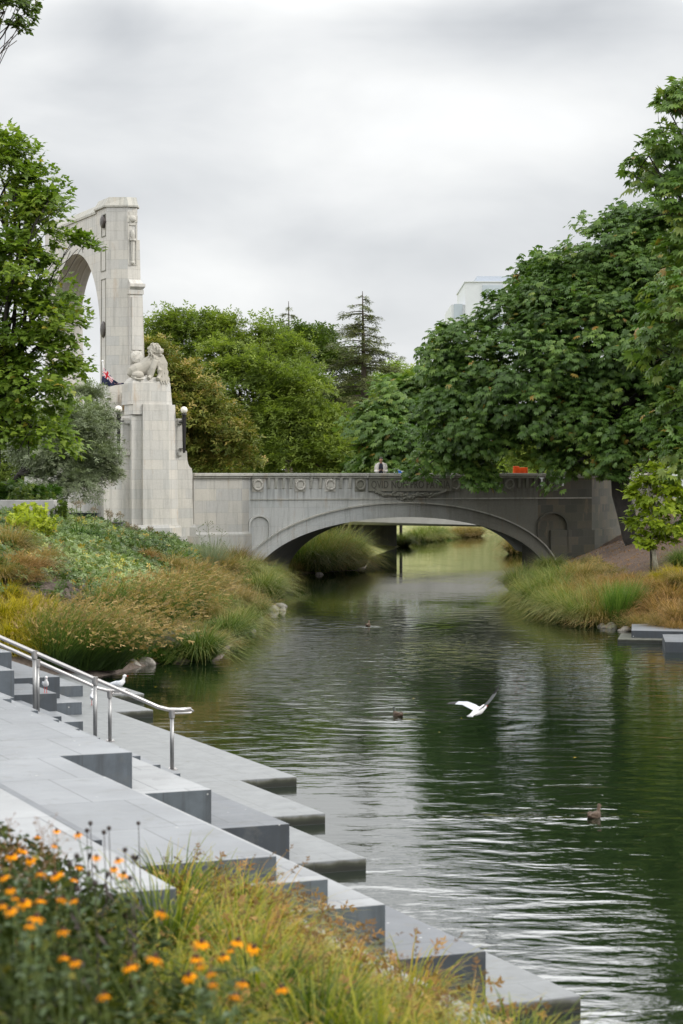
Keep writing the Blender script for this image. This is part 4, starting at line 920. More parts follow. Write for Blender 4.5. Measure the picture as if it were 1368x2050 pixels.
    bl = [blob(150, 900, 79, 74), blob(120, 935, 78.5, 58), blob(186, 918, 79, 32), blob(192, 935, 78.5, 40), blob(150, 975, 78, 38), blob(178, 850, 80, 44), blob(80, 900, 80, 60), blob(170, 800, 81, 26)]
    tree('olive_tree', 'grey-green olive tree leaning out under the maple beside the monument', bl, (-13.4, 79, 3.4), (-12.0, 79, 4.6), .16, FINE, .30, M['olive'], M['bark_dark'], 22, per=80, clump=.5, droop=.3, inner=.5, dens=2.0)
    bl = [blob(10, 20, 52, 50), blob(48, 10, 52, 34), blob(-40, 0, 52, 60), blob(30, 62, 52, 22)]
    tree('maple_tree', 'dark leafy twigs of another tree hanging in at the top left corner', bl, (-13.0, 53, 3.3), (-12.0, 53, 9), .2, STAR, .17, M['darktree'], M['bark'], 23, per=26, clump=.4, inner=.5, dens=.85)
    # trees behind the bridge
    def tanfn(ti, P, g, rs, ci):
        up = g[:, 2] + .25 * rs.normal(size=len(ti)); return np.clip(np.where(up > .34, ti * .3 + .56 + .1 * rs.normal(size=len(ti)), ti * .75), 0, 1)
    Y = 108
    bl = [blob(325, 775, Y, 62), blob(375, 800, Y, 64), blob(345, 870, Y - 1, 84), blob(430, 860, Y, 70), blob(470, 915, Y, 56), blob(300, 720, Y, 40), blob(400, 915, Y, 60), blob(300, 900, Y, 50)]
    tree('flowering_tree', 'olive-green tree dotted with tan flower heads behind the lion', bl, (-8.5, 109, 3.5), (-8.5, 109, 5.5), .25, SPRAY, .42, M['tanflower'], M['bark'], 31, tintfn=tanfn, per=46, clump=.75, droop=.25, zmin=3.4, dens=1.7, inner=.5)
    Y = 126
    bl = [blob(345, 705, Y, 60), blob(420, 715, Y, 82), blob(505, 710, Y, 70), blob(570, 745, Y - 1, 66), blob(480, 780, Y - 3, 100), blob(600, 815, Y - 4, 78), blob(560, 870, Y - 4, 90), blob(650, 890, Y - 3, 60), blob(560, 930, Y - 5, 70), blob(640, 930, Y - 5, 60), blob(690, 925, Y - 4, 40), blob(500, 930, Y - 5, 60), blob(430, 920, Y - 5, 70), blob(450, 660, Y, 30), blob(340, 655, Y, 30), blob(310, 665, Y, 24), blob(380, 645, Y, 20), blob(500, 880, Y - 3, 70)]
    tree('broadleaf_tree', 'very wide bright green tree behind the left half of the bridge', bl, (-5, 128, 3.2), (-5, 127, 6.5), .45, SPRAY, .44, M['oak'], M['bark'], 32, per=60, clump=1.0, droop=.2, zmin=3.4, dens=2.0, inner=.5)
    Y = 138
    bl = [blob(625, 720, Y, 56), blob(665, 760, Y, 60), blob(690, 830, Y, 66), blob(650, 880, Y, 60), blob(600, 690, Y, 34), blob(715, 890, Y, 50), blob(640, 700, Y + 2, 44), blob(720, 940, Y, 50), blob(660, 940, Y, 50)]
    tree('broadleaf_tree', 'dark green tree left of the conifer behind the bridge', bl, (-.5, 139, 3.2), (-.5, 138, 6.5), .35, SPRAY, .44, M['darktree'], M['bark'], 33, per=56, clump=.95, droop=.2, zmin=3.4, dens=2.0, inner=.5)
    Y = 156
    bl = [blob(770, 800, Y, 46), blob(822, 785, Y, 44), blob(848, 758, Y, 26), blob(700, 815, Y, 40), blob(790, 760, Y + 3, 22), blob(860, 810, Y, 50), blob(800, 745, Y, 18), blob(775, 850, Y, 60)]
    tree('broadleaf_tree', 'distant yellow-green tree around the foot of the conifer', bl, (2.5, 157, 3.2), (2.5, 156, 5.5), .3, SPRAY, .46, M['brighttree'], M['bark'], 34, per=50, clump=1.0, droop=.15, zmin=3.4, dens=1.9, inner=.5)
    for i, (px, py, Y, rp, lab) in enumerate([(930, 915, 175, 40, 'small far tree seen under the chestnut left of the orange barrier'), (1010, 930, 190, 26, 'far pale tree seen between chestnut leaves above the bridge'), (1080, 900, 170, 60, 'far tree in shade behind the right half of the bridge'), (1180, 880, 165, 70, 'far tree behind the chestnut trunk'), (1290, 870, 160, 80, 'far tree behind the yellow sapling')]):
        b = at_y(px, 945, Y); tree('broadleaf_tree', lab, [blob(px, py, Y, rp), blob(px + rp * .7, py + 8, Y + 1, rp * .6), blob(px - rp * .6, py + 5, Y - 1, rp * .7)], (b.x, Y, 3.2), (b.x, Y, 4.5), .2, SPRAY, .5, M['oak' if i != 1 else 'brighttree'], M['bark'], 40 + i, per=50, clump=1.0, dens=2.2, inner=.5, zmin=3.3)
    # conifers
    for (px, top, Y, hw, n, seed, lab) in ((726, 583, 133, 100, 40, 51, 'tall open conifer standing above the bridge centre'), (578, 603, 165, 34, 12, 52, 'top of a smaller conifer rising above the broad green tree')):
        rng = random.Random(seed); rs = np.random.RandomState(seed); tp = at_y(px, top, Y); base = (tp.x, Y, 3.2); root = empty('conifer_tree', base); tag(root, lab, 'conifer tree', 'conifers on the skyline')
        m = MB(); m.loft([base, (tp.x + .1, Y, (3.2 + tp.z) / 2), (tp.x, Y, tp.z)], [.32, .2, .02], 8); Hh = tp.z - 3.2; P = []; fw = []
        for i in range(int(n * 3.6)):
            s = rng.random() ** .85; z = tp.z - .25 - s * Hh * (.62 if n > 20 else .5); L = (hw * Y / F) * (.10 + 1.0 * s ** .62) * rng.uniform(.6, 1.15); a = rng.uniform(0, 2 * math.pi)
            if n < 20: L = (hw * Y / F) * (.25 + .8 * s ** .5) * rng.uniform(.5, 1.1)
            d = Vector((math.cos(a), math.sin(a), 0)); b0 = Vector((tp.x, Y, z)); pts = [b0 + d * (L * k / 5) + Vector((0, 0, L * (.10 * k / 5 - .26 * (k / 5) ** 2 + (.12 if k == 5 else 0)))) for k in range(6)]
            m.loft(pts, [.035, .03, .025, .02, .015, .008], 4)
            for k in range(int(L * (15 if n > 20 else 34)) + 5):
                q = (rng.random() ** .7) * 5; j = min(int(q), 4); p = pts[j].lerp(pts[j + 1], q - j); sd = Vector((-d.y, d.x, 0)) * rng.uniform(-1, 1) * L * .22 * (1 - .5 * q / 5)
                P.append(p + sd + Vector((0, 0, rng.uniform(-.14, .04)))); fw.append(d + Vector((-d.y, d.x, 0)) * rng.uniform(-1, 1) + Vector((0, 0, rng.uniform(-.7, .1))))
        P = np.array(P); fw = np.array(fw); nn = np.tile([0, 0, 1.0], (len(P), 1)) + rs.normal(size=(len(P), 3)) * .3
        V, Fc = place(T_spray(6, .06, 9, .5, .8), P, fw, nn, .42 * rs.uniform(.7, 1.3, len(P)))
        cr = np_mesh('needles', V, Fc, M['conifer'], np.repeat(np.clip(.5 + rs.normal(size=len(P)) * .2, 0, 1), 6)); t_ = m.build('trunk', M['bark']); group_parent(root, [t_, cr])
    # young tree with pale stem
    bs = on_ground(1312, 1142); Y = bs.y
    bl = [blob(1300, 985, Y, 34), blob(1275, 1000, Y, 26), blob(1335, 1000, Y, 34), blob(1300, 1045, Y, 40), blob(1345, 1050, Y, 38), blob(1270, 1055, Y, 20), blob(1300, 950, Y, 22), blob(1340, 950, Y, 20), blob(1290, 1085, Y, 22), blob(1330, 1085, Y, 20)]
    root = empty('young_tree', bs); tag(root, 'young yellow-green sapling with a pale staked stem on the right bank', 'tree'); rng = random.Random(7); m = MB()
    tp = Vector((at_y(1300, 950, Y))); sp_ = limb(m, bs, tp, .085, .02, rng, .02, 8, 10)
    for b in bl:
        for _ in range(3): limb(m, rng.choice(sp_[3:]), Vector(b[:3]) + Vector((rng.uniform(-1, 1), rng.uniform(-1, 1), rng.uniform(-1, 1))) * b[3] * .6, .02, .006, rng, .1, 5, 4)
    k = [m.build('trunk', M['bark_pale'], smooth=True), crown('crown', bl, STAR, .21, M['young'], 61, per=16, clump=.30, droop=.3, dens=.75, inner=.2)]
    m = MB(); m.loft([bs + Vector((-.14, 0, -.1)), bs + Vector((-.14, 0, 1.2))], .035, 6); m.loft([bs + Vector((-.15, -.05, 1.1)), bs + Vector((.05, -.09, 1.1))], .03, 6); k.append(m.build('stake', M['bark_dark'])); group_parent(root, k)
def on_ground(px, py):
    d = ray(px, py); y = 15.0
    while y < 220:
        k = y / d.y; z = H + d.z * k
        if z <= gzf(d.x * k, y) + .001: return Vector((d.x * k, y, max(gzf(d.x * k, y), 0)))
        y += .1
    return at_z(px, py, 0)
build_trees()
# ------------------------------------------------------------------ grasses
def tuft_arrays(rs, n, r0, L, e_lo, e_hi, droop, width, seg=5, lean=(0, 0), tip=.0, flat=1.0):
    a = rs.uniform(0, 2 * math.pi, n); rr = r0 * np.sqrt(rs.rand(n)); Ls = L * rs.uniform(.55, 1.12, n)
    el = np.radians(rs.uniform(e_lo, e_hi, n)); dr = droop * rs.uniform(.5, 1.4, n)
    aj = a + rs.normal(size=n) * .5; dx, dy = np.cos(aj), np.sin(aj)
    s = np.linspace(0, 1, seg + 1)[None]; hx = Ls[:, None] * (s * np.cos(el)[:, None] + .35 * dr[:, None] * s ** 2); hz = Ls[:, None] * (s * np.sin(el)[:, None] - dr[:, None] * s ** 2.3)
    x = (rr * np.cos(a))[:, None] + dx[:, None] * hx + lean[0] * Ls[:, None] * s ** 1.5; y = (rr * np.sin(a))[:, None] + dy[:, None] * hx + lean[1] * Ls[:, None] * s ** 1.5
    z = np.maximum(hz, .0 + .02 * rs.rand(n)[:, None]) * flat
    cen = np.stack([x, y, z], 2); wa = a + rs.uniform(-.9, .9, n) + math.pi / 2; wv = np.stack([np.cos(wa), np.sin(wa), 0 * wa], 1)[:, None] * (width * (1 - s * .82) * .5)[:, :, None]
    V = np.stack([cen - wv, cen + wv], 2).reshape(n, -1, 3); k = 2 * (seg + 1)
    f = np.array([(2 * i, 2 * i + 1, 2 * i + 3, 2 * i + 2) for i in range(seg)]); Fc = (f[None] + (np.arange(n) * k)[:, None, None]).reshape(-1, 4)
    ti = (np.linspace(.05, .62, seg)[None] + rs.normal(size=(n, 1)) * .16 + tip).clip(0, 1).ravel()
    return V.reshape(-1, 3), Fc, ti, cen[:, -1], unit(cen[:, -1] - cen[:, -2])
KINDS = {
 'green': dict(n=1500, r0=.22, L=1.15, e_lo=35, e_hi=88, droop=.55, width=.011, mat='tus_green', tip=-.05),
 'olive': dict(n=1700, r0=.34, L=1.35, e_lo=42, e_hi=88, droop=.62, width=.013, mat='tus_green', tip=.12),
 'tan': dict(n=1400, r0=.30, L=1.1, e_lo=30, e_hi=85, droop=.5, width=.012, mat='tus_tan', tip=.12),
 'reed': dict(n=900, r0=.34, L=1.25, e_lo=42, e_hi=88, droop=.22, width=.015, mat='tus_green', tip=-.20, lean=(.30, -.05), heads=1),
 'gold': dict(n=1300, r0=.26, L=.85, e_lo=25, e_hi=85, droop=.55, width=.013, mat='tus_gold'),
 'copper': dict(n=1300, r0=.3, L=.95, e_lo=25, e_hi=80, droop=.5, width=.011, mat='tus_red', lean=(.1, 0)),
 'bright': dict(n=420, r0=.28, L=.75, e_lo=30, e_hi=85, droop=.5, width=.028, mat='tus_bright'),
 'upright': dict(n=650, r0=.26, L=1.35, e_lo=60, e_hi=88, droop=.15, width=.018, mat='tus_bright', tip=.1, lean=(.12, 0)),
 'flax': dict(n=90, r0=.12, L=.75, e_lo=30, e_hi=85, droop=.45, width=.06, mat='tus_bright', tip=.15),
 'strap': dict(n=150, r0=.2, L=.7, e_lo=20, e_hi=80, droop=.6, width=.05, mat='tus_bright', tip=-.12),
 'fennel': dict(n=700, r0=.25, L=1.2, e_lo=50, e_hi=88, droop=.15, width=.008, mat='olive', tip=-.1),
}
HEAD = T_spray(6, .07, 5, .45, .5)
PROTO = {}
def tussock(kind, loc, scale=1.0, rz=0.0, squash=1.0, label=None, cat='grass tussock', group=None, name='grass_tussock', variant=0):
    key = (kind, variant)
    if key not in PROTO:
        k = dict(KINDS[kind]); mat = k.pop('mat'); heads = k.pop('heads', 0); rs = np.random.RandomState(sum(map(ord, kind)) + variant * 17)
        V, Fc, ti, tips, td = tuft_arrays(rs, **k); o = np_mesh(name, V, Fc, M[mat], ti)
        if heads:
            sel = rs.rand(len(tips)) < .6; V, Fc = place(HEAD, tips[sel], td[sel] + np.array([.2, 0, -.3]), rs.normal(size=(sel.sum(), 3)), .11 * rs.uniform(.6, 1.3, sel.sum()))
            tag(np_mesh('seed_heads', V, Fc, M['reedseed'], np.repeat(rs.uniform(.0, .8, sel.sum()), 6), o), kind='stuff')
        PROTO[key] = o; c = o
    else: c = copy_tree(PROTO[key])
    c.location = loc; c.rotation_euler = (0, 0, rz); c.scale = (scale, scale, scale * squash)
    tag(c, label, cat, group); return c
def build_grass():
    rng = random.Random(2)
    L = [ # px, py (base), kind, scale, where
     (400, 1326, 'green', 1.5), (352, 1312, 'bright', .9), (300, 1316, 'bright', .95), (330, 1326, 'bright', .7), (258, 1318, 'bright', .8),
     (120, 1336, 'reed', 1.3), (165, 1342, 'reed', 1.45), (208, 1338, 'reed', 1.4), (150, 1310, 'reed', 1.1), (240, 1300, 'reed', 1.1), (190, 1290, 'reed', 1.1), (275, 1285, 'reed', 1.1), (95, 1300, 'reed', .95),
     (215, 1255, 'reed', 1.05), (265, 1240, 'reed', 1.1), (310, 1262, 'reed', 1.1), (325, 1225, 'reed', 1.1), (360, 1240, 'reed', 1.05), (380, 1205, 'reed', 1.15), (345, 1190, 'tan', 1.2), (300, 1200, 'tan', 1.1),
     (420, 1190, 'tan', 1.3), (400, 1240, 'tan', 1.1), (440, 1225, 'olive', 1.0), (455, 1280, 'green', 1.35), (430, 1295, 'tan', .8), (480, 1262, 'olive', 1.0), (505, 1235, 'olive', 1.1), (470, 1215, 'tan', 1.2), (520, 1195, 'olive', 1.3), (540, 1205, 'green', 1.25), (545, 1180, 'olive', 1.0),
     (440, 1150, 'tan', 1.4), (480, 1160, 'olive', 1.4), (500, 1142, 'tan', 1.3), (470, 1130, 'tan', 1.2), (390, 1155, 'tan', 1.2), (535, 1165, 'olive', 1.2), (340, 1150, 'tan', 1.0),
     (15, 1282, 'gold', 1.15), (50, 1270, 'gold', 1.2), (88, 1262, 'gold', 1.1), (5, 1240, 'gold', 1.2), (45, 1232, 'gold', 1.1), (85, 1230, 'gold', 1.0), (10, 1205, 'gold', 1.0), (125, 1262, 'gold', .8), (30, 1310, 'gold', .9), (70, 1305, 'gold', .9), (140, 1285, 'copper', .9),
     (60, 1145, 'copper', 1.0), (25, 1140, 'copper', 1.1), (90, 1130, 'tan', .8), (15, 1105, 'tan', 1.2), (0, 1165, 'tan', .9), (290, 1120, 'copper', .7), (45, 1165, 'copper', .8),
     (335, 1128, 'flax', 1.0), (375, 1132, 'flax', 1.05), (360, 1122, 'flax', .8), (175, 1082, 'strap', 1.2), (205, 1088, 'strap', 1.1), (155, 1078, 'strap', 1.1), (285, 1108, 'strap', 1.2), (240, 1096, 'strap', 1.0), (300, 1116, 'strap', 1.0), (20, 1040, 'strap', 1.1), (60, 1030, 'strap', 1.0),
     (428, 1142, 'fennel', 1.25), (415, 1140, 'fennel', 1.0)]
    Rr = [(1040, 1186, 'olive', 1.3), (1062, 1202, 'olive', 1.25), (1085, 1216, 'olive', 1.3), (1110, 1200, 'olive', 1.2), (1115, 1232, 'olive', 1.25), (1145, 1240, 'olive', 1.3), (1160, 1210, 'tan', 1.3), (1178, 1250, 'olive', 1.25), (1200, 1230, 'tan', 1.3), (1212, 1254, 'tan', 1.15), (1236, 1254, 'upright', 1.15), (1250, 1240, 'upright', 1.0), (1262, 1258, 'bright', .9),
     (1055, 1170, 'olive', 1.2), (1090, 1172, 'green', 1.2), (1130, 1180, 'olive', 1.2), (1100, 1145, 'olive', 1.2), (1135, 1152, 'bright', 1.2), (1165, 1165, 'tan', 1.2), (1120, 1128, 'strap', 1.4), (1085, 1140, 'strap', 1.3),
     (1190, 1190, 'tan', 1.1), (1230, 1205, 'tan', 1.1), (1225, 1180, 'copper', 1.0), (1270, 1190, 'copper', 1.1), (1300, 1215, 'copper', 1.15), (1285, 1240, 'copper', 1.1), (1330, 1235, 'copper', 1.2), (1350, 1205, 'copper', 1.1), (1365, 1245, 'copper', 1.2), (1320, 1185, 'copper', .9), (1290, 1258, 'tan', .9), (1330, 1262, 'tan', .8), (1262, 1165, 'copper', .7), (1360, 1270, 'copper', .9),
     (1325, 1165, 'gold', .9), (1352, 1158, 'gold', .9), (1340, 1180, 'gold', .8), (1366, 1135, 'green', .9), (1368, 1175, 'tan', .9), (1205, 1215, 'olive', 1.1)]
    far = [(600, 1142, 'olive', 1.9), (630, 1144, 'olive', 2.2), (665, 1142, 'tan', 2.0), (692, 1140, 'olive', 1.7), (715, 1134, 'tan', 1.2), (650, 1128, 'olive', 2.1), (680, 1122, 'olive', 1.9), (620, 1128, 'olive', 1.9), (588, 1150, 'tan', .8), (700, 1118, 'olive', 1.3),
     (1032, 1136, 'tan', 1.3), (1045, 1128, 'olive', 1.4), (838, 1088, 'olive', 1.4), (858, 1086, 'olive', 1.5), (876, 1084, 'olive', 1.4), (912, 1078, 'tan', 1.4), (930, 1076, 'tan', 1.4), (952, 1073, 'tan', 1.3), (808, 1096, 'olive', 1.1), (800, 1086, 'green', 1.1), (895, 1079, 'bright', 1.0)]
    desc = dict(green='round green grass tussock', olive='arching olive and straw coloured tussock', tan='tan-tipped grass tussock', reed='rush clump with tan seed heads', gold='golden yellow grass clump', copper='coppery brown grass clump', bright='bright green leafy clump', upright='upright bright green rush clump', flax='small spiky green flax', strap='dark green strap-leaved clump', fennel='tall wispy grey-green fennel')
    for lst, where, tag_ in ((L, 'on the left bank', 'left bank'), (Rr, 'on the right bank', 'right bank'), (far, 'beyond or under the bridge', 'beyond the bridge')):
        cnt = {}
        for px, py, kd, sc in sorted(lst, key=lambda q: q[0]):
            cnt[kd] = cnt.get(kd, 0) + 1; p = on_ground(px, py); p.z = max(p.z - .03, 0)
            nm = {'reed': 'rush_clump', 'flax': 'flax_plant', 'strap': 'strap_leaved_plant', 'fennel': 'fennel_plant'}.get(kd, 'grass_tussock')
            tot = sum(1 for q in lst if q[2] == kd)
            lab = (ORD[cnt[kd] - 1] + ' ' if tot > 1 else '') + desc[kd] + ' ' + where + (', from the left' if tot > 1 else '')
            tussock(kd, p, sc * rng.uniform(.92, 1.08), rng.uniform(-.35, .35) if kd in ('reed', 'copper', 'upright') else rng.uniform(0, 6.28), rng.uniform(.88, 1.08) * (1.22 if lst is far and py > 1110 else 1), lab, {'rush_clump': 'rush clump', 'grass_tussock': 'grass tussock'}.get(nm, 'plant'), kd + ' clumps ' + tag_, nm, variant=cnt[kd] % 2)
build_grass()
# ------------------------------------------------------------------ ground cover on the left bank
def scatter_ground(name, label, template, n, xr, yr, cond, size, mat, seed, hmax=.35, tintfn=None, lean=.6):
    rs = np.random.RandomState(seed); x = rs.uniform(*xr, n); y = rs.uniform(*yr, n); z = gz(x, y); k = cond(x, y, z, rs); x, y, z = x[k], y[k], z[k]; n = len(x)
    clump = (.5 + .5 * np.sin(x * 3.1 + np.sin(y * 1.7) * 1.5) * np.cos(y * 2.3 + x * .9 + np.sin(x * 1.3))) ** 1.3; h = hmax * (.25 + .75 * clump) * rs.rand(n) ** .5
    P = np.stack([x, y, z + h], 1); fw = rs.normal(size=(n, 3)) * np.array([1, 1, .3]) + np.array([0, -.3, 0]); nr = rs.normal(size=(n, 3)) * lean + np.array([0, -.25, 1.0])
    V, Fc = place(template, P, fw, nr, size * rs.uniform(.6, 1.3, n)); ti = .45 + rs.normal(size=n) * .15
    if tintfn: ti = tintfn(ti, x, y, rs)
    o = np_mesh(name, V, Fc, mat, np.repeat(np.clip(ti, 0, 1), len(template[1]))); tag(o, label, 'ground cover', kind='stuff'); return o
def pxy(x, y, z): # photo coordinates of points, used to lay out the planting beds
    return 684 + F * x / y, 950 + F * (H - z) / y
def cover(x, y, z, rs):
    a, b = pxy(x, y, z); lim = np.interp(a, [-80, 0, 80, 130, 200, 260, 330, 400, 430], [1225, 1215, 1205, 1225, 1240, 1215, 1170, 1140, 1110])
    patch = np.sin(x * 1.3 + 2 * np.sin(y * .35)) * np.cos(y * .55 + x * .8) ; 
    return (z > .3) & (a < 430) & (b < lim) & (y < 87.5) & (patch > -1.15 + .35 * rs.rand(len(x)))
def covtint(ti, x, y, rs):
    a = np.sin(x * .9 + y * .23) + np.cos(y * .37 - x * .5); t = ti + .14 * a; return np.where(rs.rand(len(t)) < .05, .97, np.clip(t, 0, .92))
scatter_ground('ground_cover', 'low variegated leafy ground cover over the left bank', T_palm(5, 2.4, .2, .1), 95000, (-26, -3), (46, 88), cover, .135, M['shrub'], 71, .52, covtint)
scatter_ground('dry_undergrowth', 'loose straw and low growth along both banks', T_spray(6, .03, 4, .7, 1.3), 26000, (-9, -2), (49, 97), lambda x, y, z, rs: (z > .02) & (z < 1.5), .26, M['tus_tan'], 72, .3)
scatter_ground('dry_undergrowth', 'loose straw and low growth on the right bank', T_spray(6, .03, 6, .7, 1.3), 22000, (6, 16), (58, 84), lambda x, y, z, rs: (z > .02) & (z < 1.25), .26, M['tus_tan'], 73, .28)
scatter_ground('leaf_litter', 'brown fallen leaves and chips under the chestnut', T_spray(3, .16, 7, .5, 1.3), 26000, (8, 22), (64, 112), lambda x, y, z, rs: (z > .4), .07, M['seed'], 74, .03)
# ------------------------------------------------------------------ walls, buildings, street things
def simple(name, mb, mat, label, cat, group=None, **kw):
    o = mb.build(name, mat, **kw); tag(o, label, cat, group); return o
def build_misc():
    M['greyseed'] = leafmat('grey_tan_seed_heads', [(0, (.14, .11, .08)), (1, (.34, .28, .21))], .8, .2)
    conc = plain('weathered_concrete', (.36, .35, .34), .85, .2, 3, bump=.2)
    m = MB(); p = at_y(-60, 1000, 69); q = at_y(112, 1000, 69); m.prism([(p.x, 69), (q.x, 68.6), (q.x + .05, 69.0), (q.x - 1.2, 75), (q.x - 1.5, 75), (q.x - .3, 69.1), (p.x, 69.4)], 2.0, zpy(1001, 69))
    simple('planter_wall', m, conc, 'low pale concrete planter wall under the maple tree', 'wall', bevel=.02)
    m = MB(); p = at_y(132, 1030, 79); q = at_y(194, 1030, 79); gr = plain('dark_green_paint', (.014, .028, .022), .5, .15, 8)
    root = empty('utility_cabinet', ((p.x + q.x) / 2, 79.3, 2.4)); z1 = zpy(1029, 79) - 2.4; w = (q.x - p.x) / 2
    m.box((0, 0, z1 / 2 - .2), (2 * w, .6, z1 + .4)); m.build('body', gr, root); m = MB(); m.box((0, 0, z1 + .02), (2 * w + .06, .66, .04)); m.build('lid', gr, root)
    for s in (-1, 1):
        m = MB(); m.box((s * w * .5, -.31, z1 / 2), (w * .92, .02, z1 * .85)); m.build('door', gr, root)
    tag(root, 'dark green utility cabinet at the foot of the monument wall', 'cabinet')
    m = MB(); p = at_y(196, 1046, 82); q = at_y(242, 1048, 82); m.prism([(p.x, 82), (q.x, 82.3), (q.x, 82.7), (p.x, 82.4)], 1.6, zpy(1048, 82)); m.prism([(p.x - .02, 81.97), (q.x + .02, 82.27), (q.x + .02, 82.73), (p.x - .02, 82.43)], zpy(1048, 82), zpy(1046, 82))
    simple('low_dark_wall', m, plain('dark_panel', (.035, .04, .04), .6, .2, 6), 'low dark panel wall between the green cabinet and the pedestal', 'wall')
    # dark hedge behind the planter wall
    bl = [blob(x, 992, 71, 20) for x in (-20, 20, 55, 90)]
    root = empty('dark_shrub', (-10.4, 71, 3.5)); k = [crown('foliage', bl, T_palm(6, 1.5, .12, .3), .28, M['tus_bright'], 81, per=40, clump=.4, dens=1.6, inner=.5)]
    tag(root, 'dark green strap-leaved shrubs behind the planter wall', 'shrub'); group_parent(root, k)
    # shrubs with upright stems on the bank
    for i, (px, py, sc, mt, lab) in enumerate([(40, 1085, 1.0, 'lime', 'lime green spire plant at the top of the left bank'), (62, 1078, 1.1, 'lime', 'taller lime green spire plant in the middle of the spires'), (84, 1084, .9, 'lime', 'rightmost lime green spire plant beside the ground cover'),
                                         (45, 1042, 1.3, 'darktree', 'leggy dark leafy shrub against the planter wall'), (85, 1050, 1.2, 'darktree', 'leafy shrub at the right end of the planter wall'), (110, 1060, 1.0, 'darktree', 'small leafy shrub beside the green cabinet')]):
        g = on_ground(px, py); rs = np.random.RandomState(90 + i); n = 26; P = []; fw = []; m = MB()
        for j in range(n):
            a = rs.uniform(0, 6.28); r = .38 * math.sqrt(rs.rand()) * sc; h = sc * rs.uniform(.5, .95); b0 = Vector((r * math.cos(a), r * math.sin(a), 0)); t0 = b0 * 1.25 + Vector((0, 0, h)); m.loft([b0, t0], [.008, .004], 4)
            for q in range(20): P.append(b0.lerp(t0, rs.uniform(.25, 1))); fw.append((rs.normal(), rs.normal(), rs.uniform(-.2, .8)))
        root = empty('spire_plant' if mt == 'lime' else 'leafy_shrub', g); tag(root, lab, 'plant', 'lime spire plants' if mt == 'lime' else 'leafy shrubs by the planter wall'); m.build('stems', M['stemmat'], root)
        P = np.array(P); V, Fc = place(T_palm(4, 1.2, .2, .2), P, np.array(fw), rs.normal(size=(len(P), 3)) + [0, 0, 1], .13 * rs.uniform(.7, 1.2, len(P))); np_mesh('foliage', V, Fc, M[mt], np.repeat(rs.rand(len(P)), 4), root)
    # agapanthus seed heads and fennel stalks
    for i, (px, py, h) in enumerate([(152, 1078, 1.05), (166, 1080, 1.1), (193, 1085, 1.0), (214, 1090, 1.0), (226, 1094, .95), (241, 1098, 1.05), (262, 1102, .8), (272, 1104, .75), (296, 1110, .8)]):
        g = on_ground(px, py); rs = np.random.RandomState(120 + i); root = empty('seed_head_stalk', g); tag(root, ORD[i] + ' dried round seed head on a stalk from the left, below the monument', 'dried flower', 'dried seed heads below the monument')
        m = MB(); t0 = Vector((rs.uniform(-.1, .1), 0, h)); m.loft([(0, 0, 0), t0], .010, 5); m.build('stalk', M['stemmat'], root); n = 60
        d = unit(rs.normal(size=(n, 3)) + [0, 0, .4]); P = np.array(t0) + d * .10 * rs.rand(n)[:, None]; V, Fc = place(T_spray(3, .12, 3, .5, .5), P, d, rs.normal(size=(n, 3)), .08); np_mesh('seed_head', V, Fc, M['greyseed'], np.repeat(rs.rand(n), 3), root)
    for i, (px, dx, h) in enumerate([(424, -.15, 1.75), (434, .25, 1.6), (416, -.35, 1.5)]):
        g = on_ground(px, 1142); m = MB(); rs = random.Random(i); t0 = Vector((dx, 0, h)); m.loft([(0, 0, 0), (dx * .4, 0, h * .6), t0], [.012, .008, .004], 5)
        for q in range(9):
            s = rs.uniform(.55, 1); b0 = Vector((dx * s, 0, h * s)); e = b0 + Vector((rs.uniform(-.22, .22), rs.uniform(-.2, .2), .12)); m.loft([b0, e], .004, 4); m.ball(e, .02, 5, 3)
        o = m.build('fennel_stalk', M['stemmat']); o.location = g; tag(o, ['tall thin seeding stalk above the wispy plant by the pier', 'shorter seeding stalk leaning right by the pier', 'shortest seeding stalk leaning left by the pier'][i], 'plant stalk', 'stalks by the bridge pier')
    # rocks on the shore
    rockm = NT('shore_rock'); tc = rockm.new('ShaderNodeTexCoord').outputs['Object']; f = rockm.noise(tc, 6, 6, .7); rockm.bump(f, .8, .05); rockm.done(rockm.ramp(f, [(.3, (.09, .08, .065)), (.5, (.24, .22, .19)), (.75, (.46, .44, .40))]), .9)
    rng = random.Random(9)
    for i, (px, py, w, h, lab) in enumerate([(190, 1339, 18, 12, 'small rounded grey rock at the left end of the shore rocks'), (232, 1332, 34, 22, 'largest pale boulder on the left shore'), (262, 1333, 20, 17, 'middle boulder touching the largest shore boulder'), (290, 1330, 20, 15, 'right-hand boulder on the left shore by the leafy clump'),
            (497, 1262, 18, 14, 'dark rock on the left shore below the tussocks'), (560, 1214, 14, 9, 'pale rock at the tip of the left shore'), (545, 1222, 14, 9, 'flat rock just behind the tip of the left shore'), (566, 1222, 9, 6, 'small stone in the water off the tip'), (520, 1240, 10, 7, 'small rock between the two shore rock groups'),
            (1222, 1256, 16, 9, 'grey rock under the tussocks on the right shore'), (1250, 1262, 14, 7, 'flat stone beside the far stone ledge'), (1205, 1254, 9, 6, 'small dark stone on the right shore'), (640, 1150, 9, 5, 'small rock in front of the tussocks under the bridge')]):
        p = at_z(px, py, .02); s = p.y / F; bm = bmesh.new(); bmesh.ops.create_icosphere(bm, subdivisions=3, radius=1)
        ph = [rng.uniform(0, 6) for _ in range(6)]
        for v in bm.verts:
            c = v.co; k = 1 + .16 * math.sin(c.x * 3 + ph[0]) + .14 * math.sin(c.y * 4 + ph[1]) + .12 * math.sin(c.z * 4 + ph[2] + c.x * 2); k2 = min(1, abs(.8 / max(abs(c.x) * .9 + abs(c.z) * .7, .4))); v.co = Vector((c.x * w * s * k * k2, c.y * w * s * .8 * k, c.z * h * s * k * (.8 + .2 * k2)))
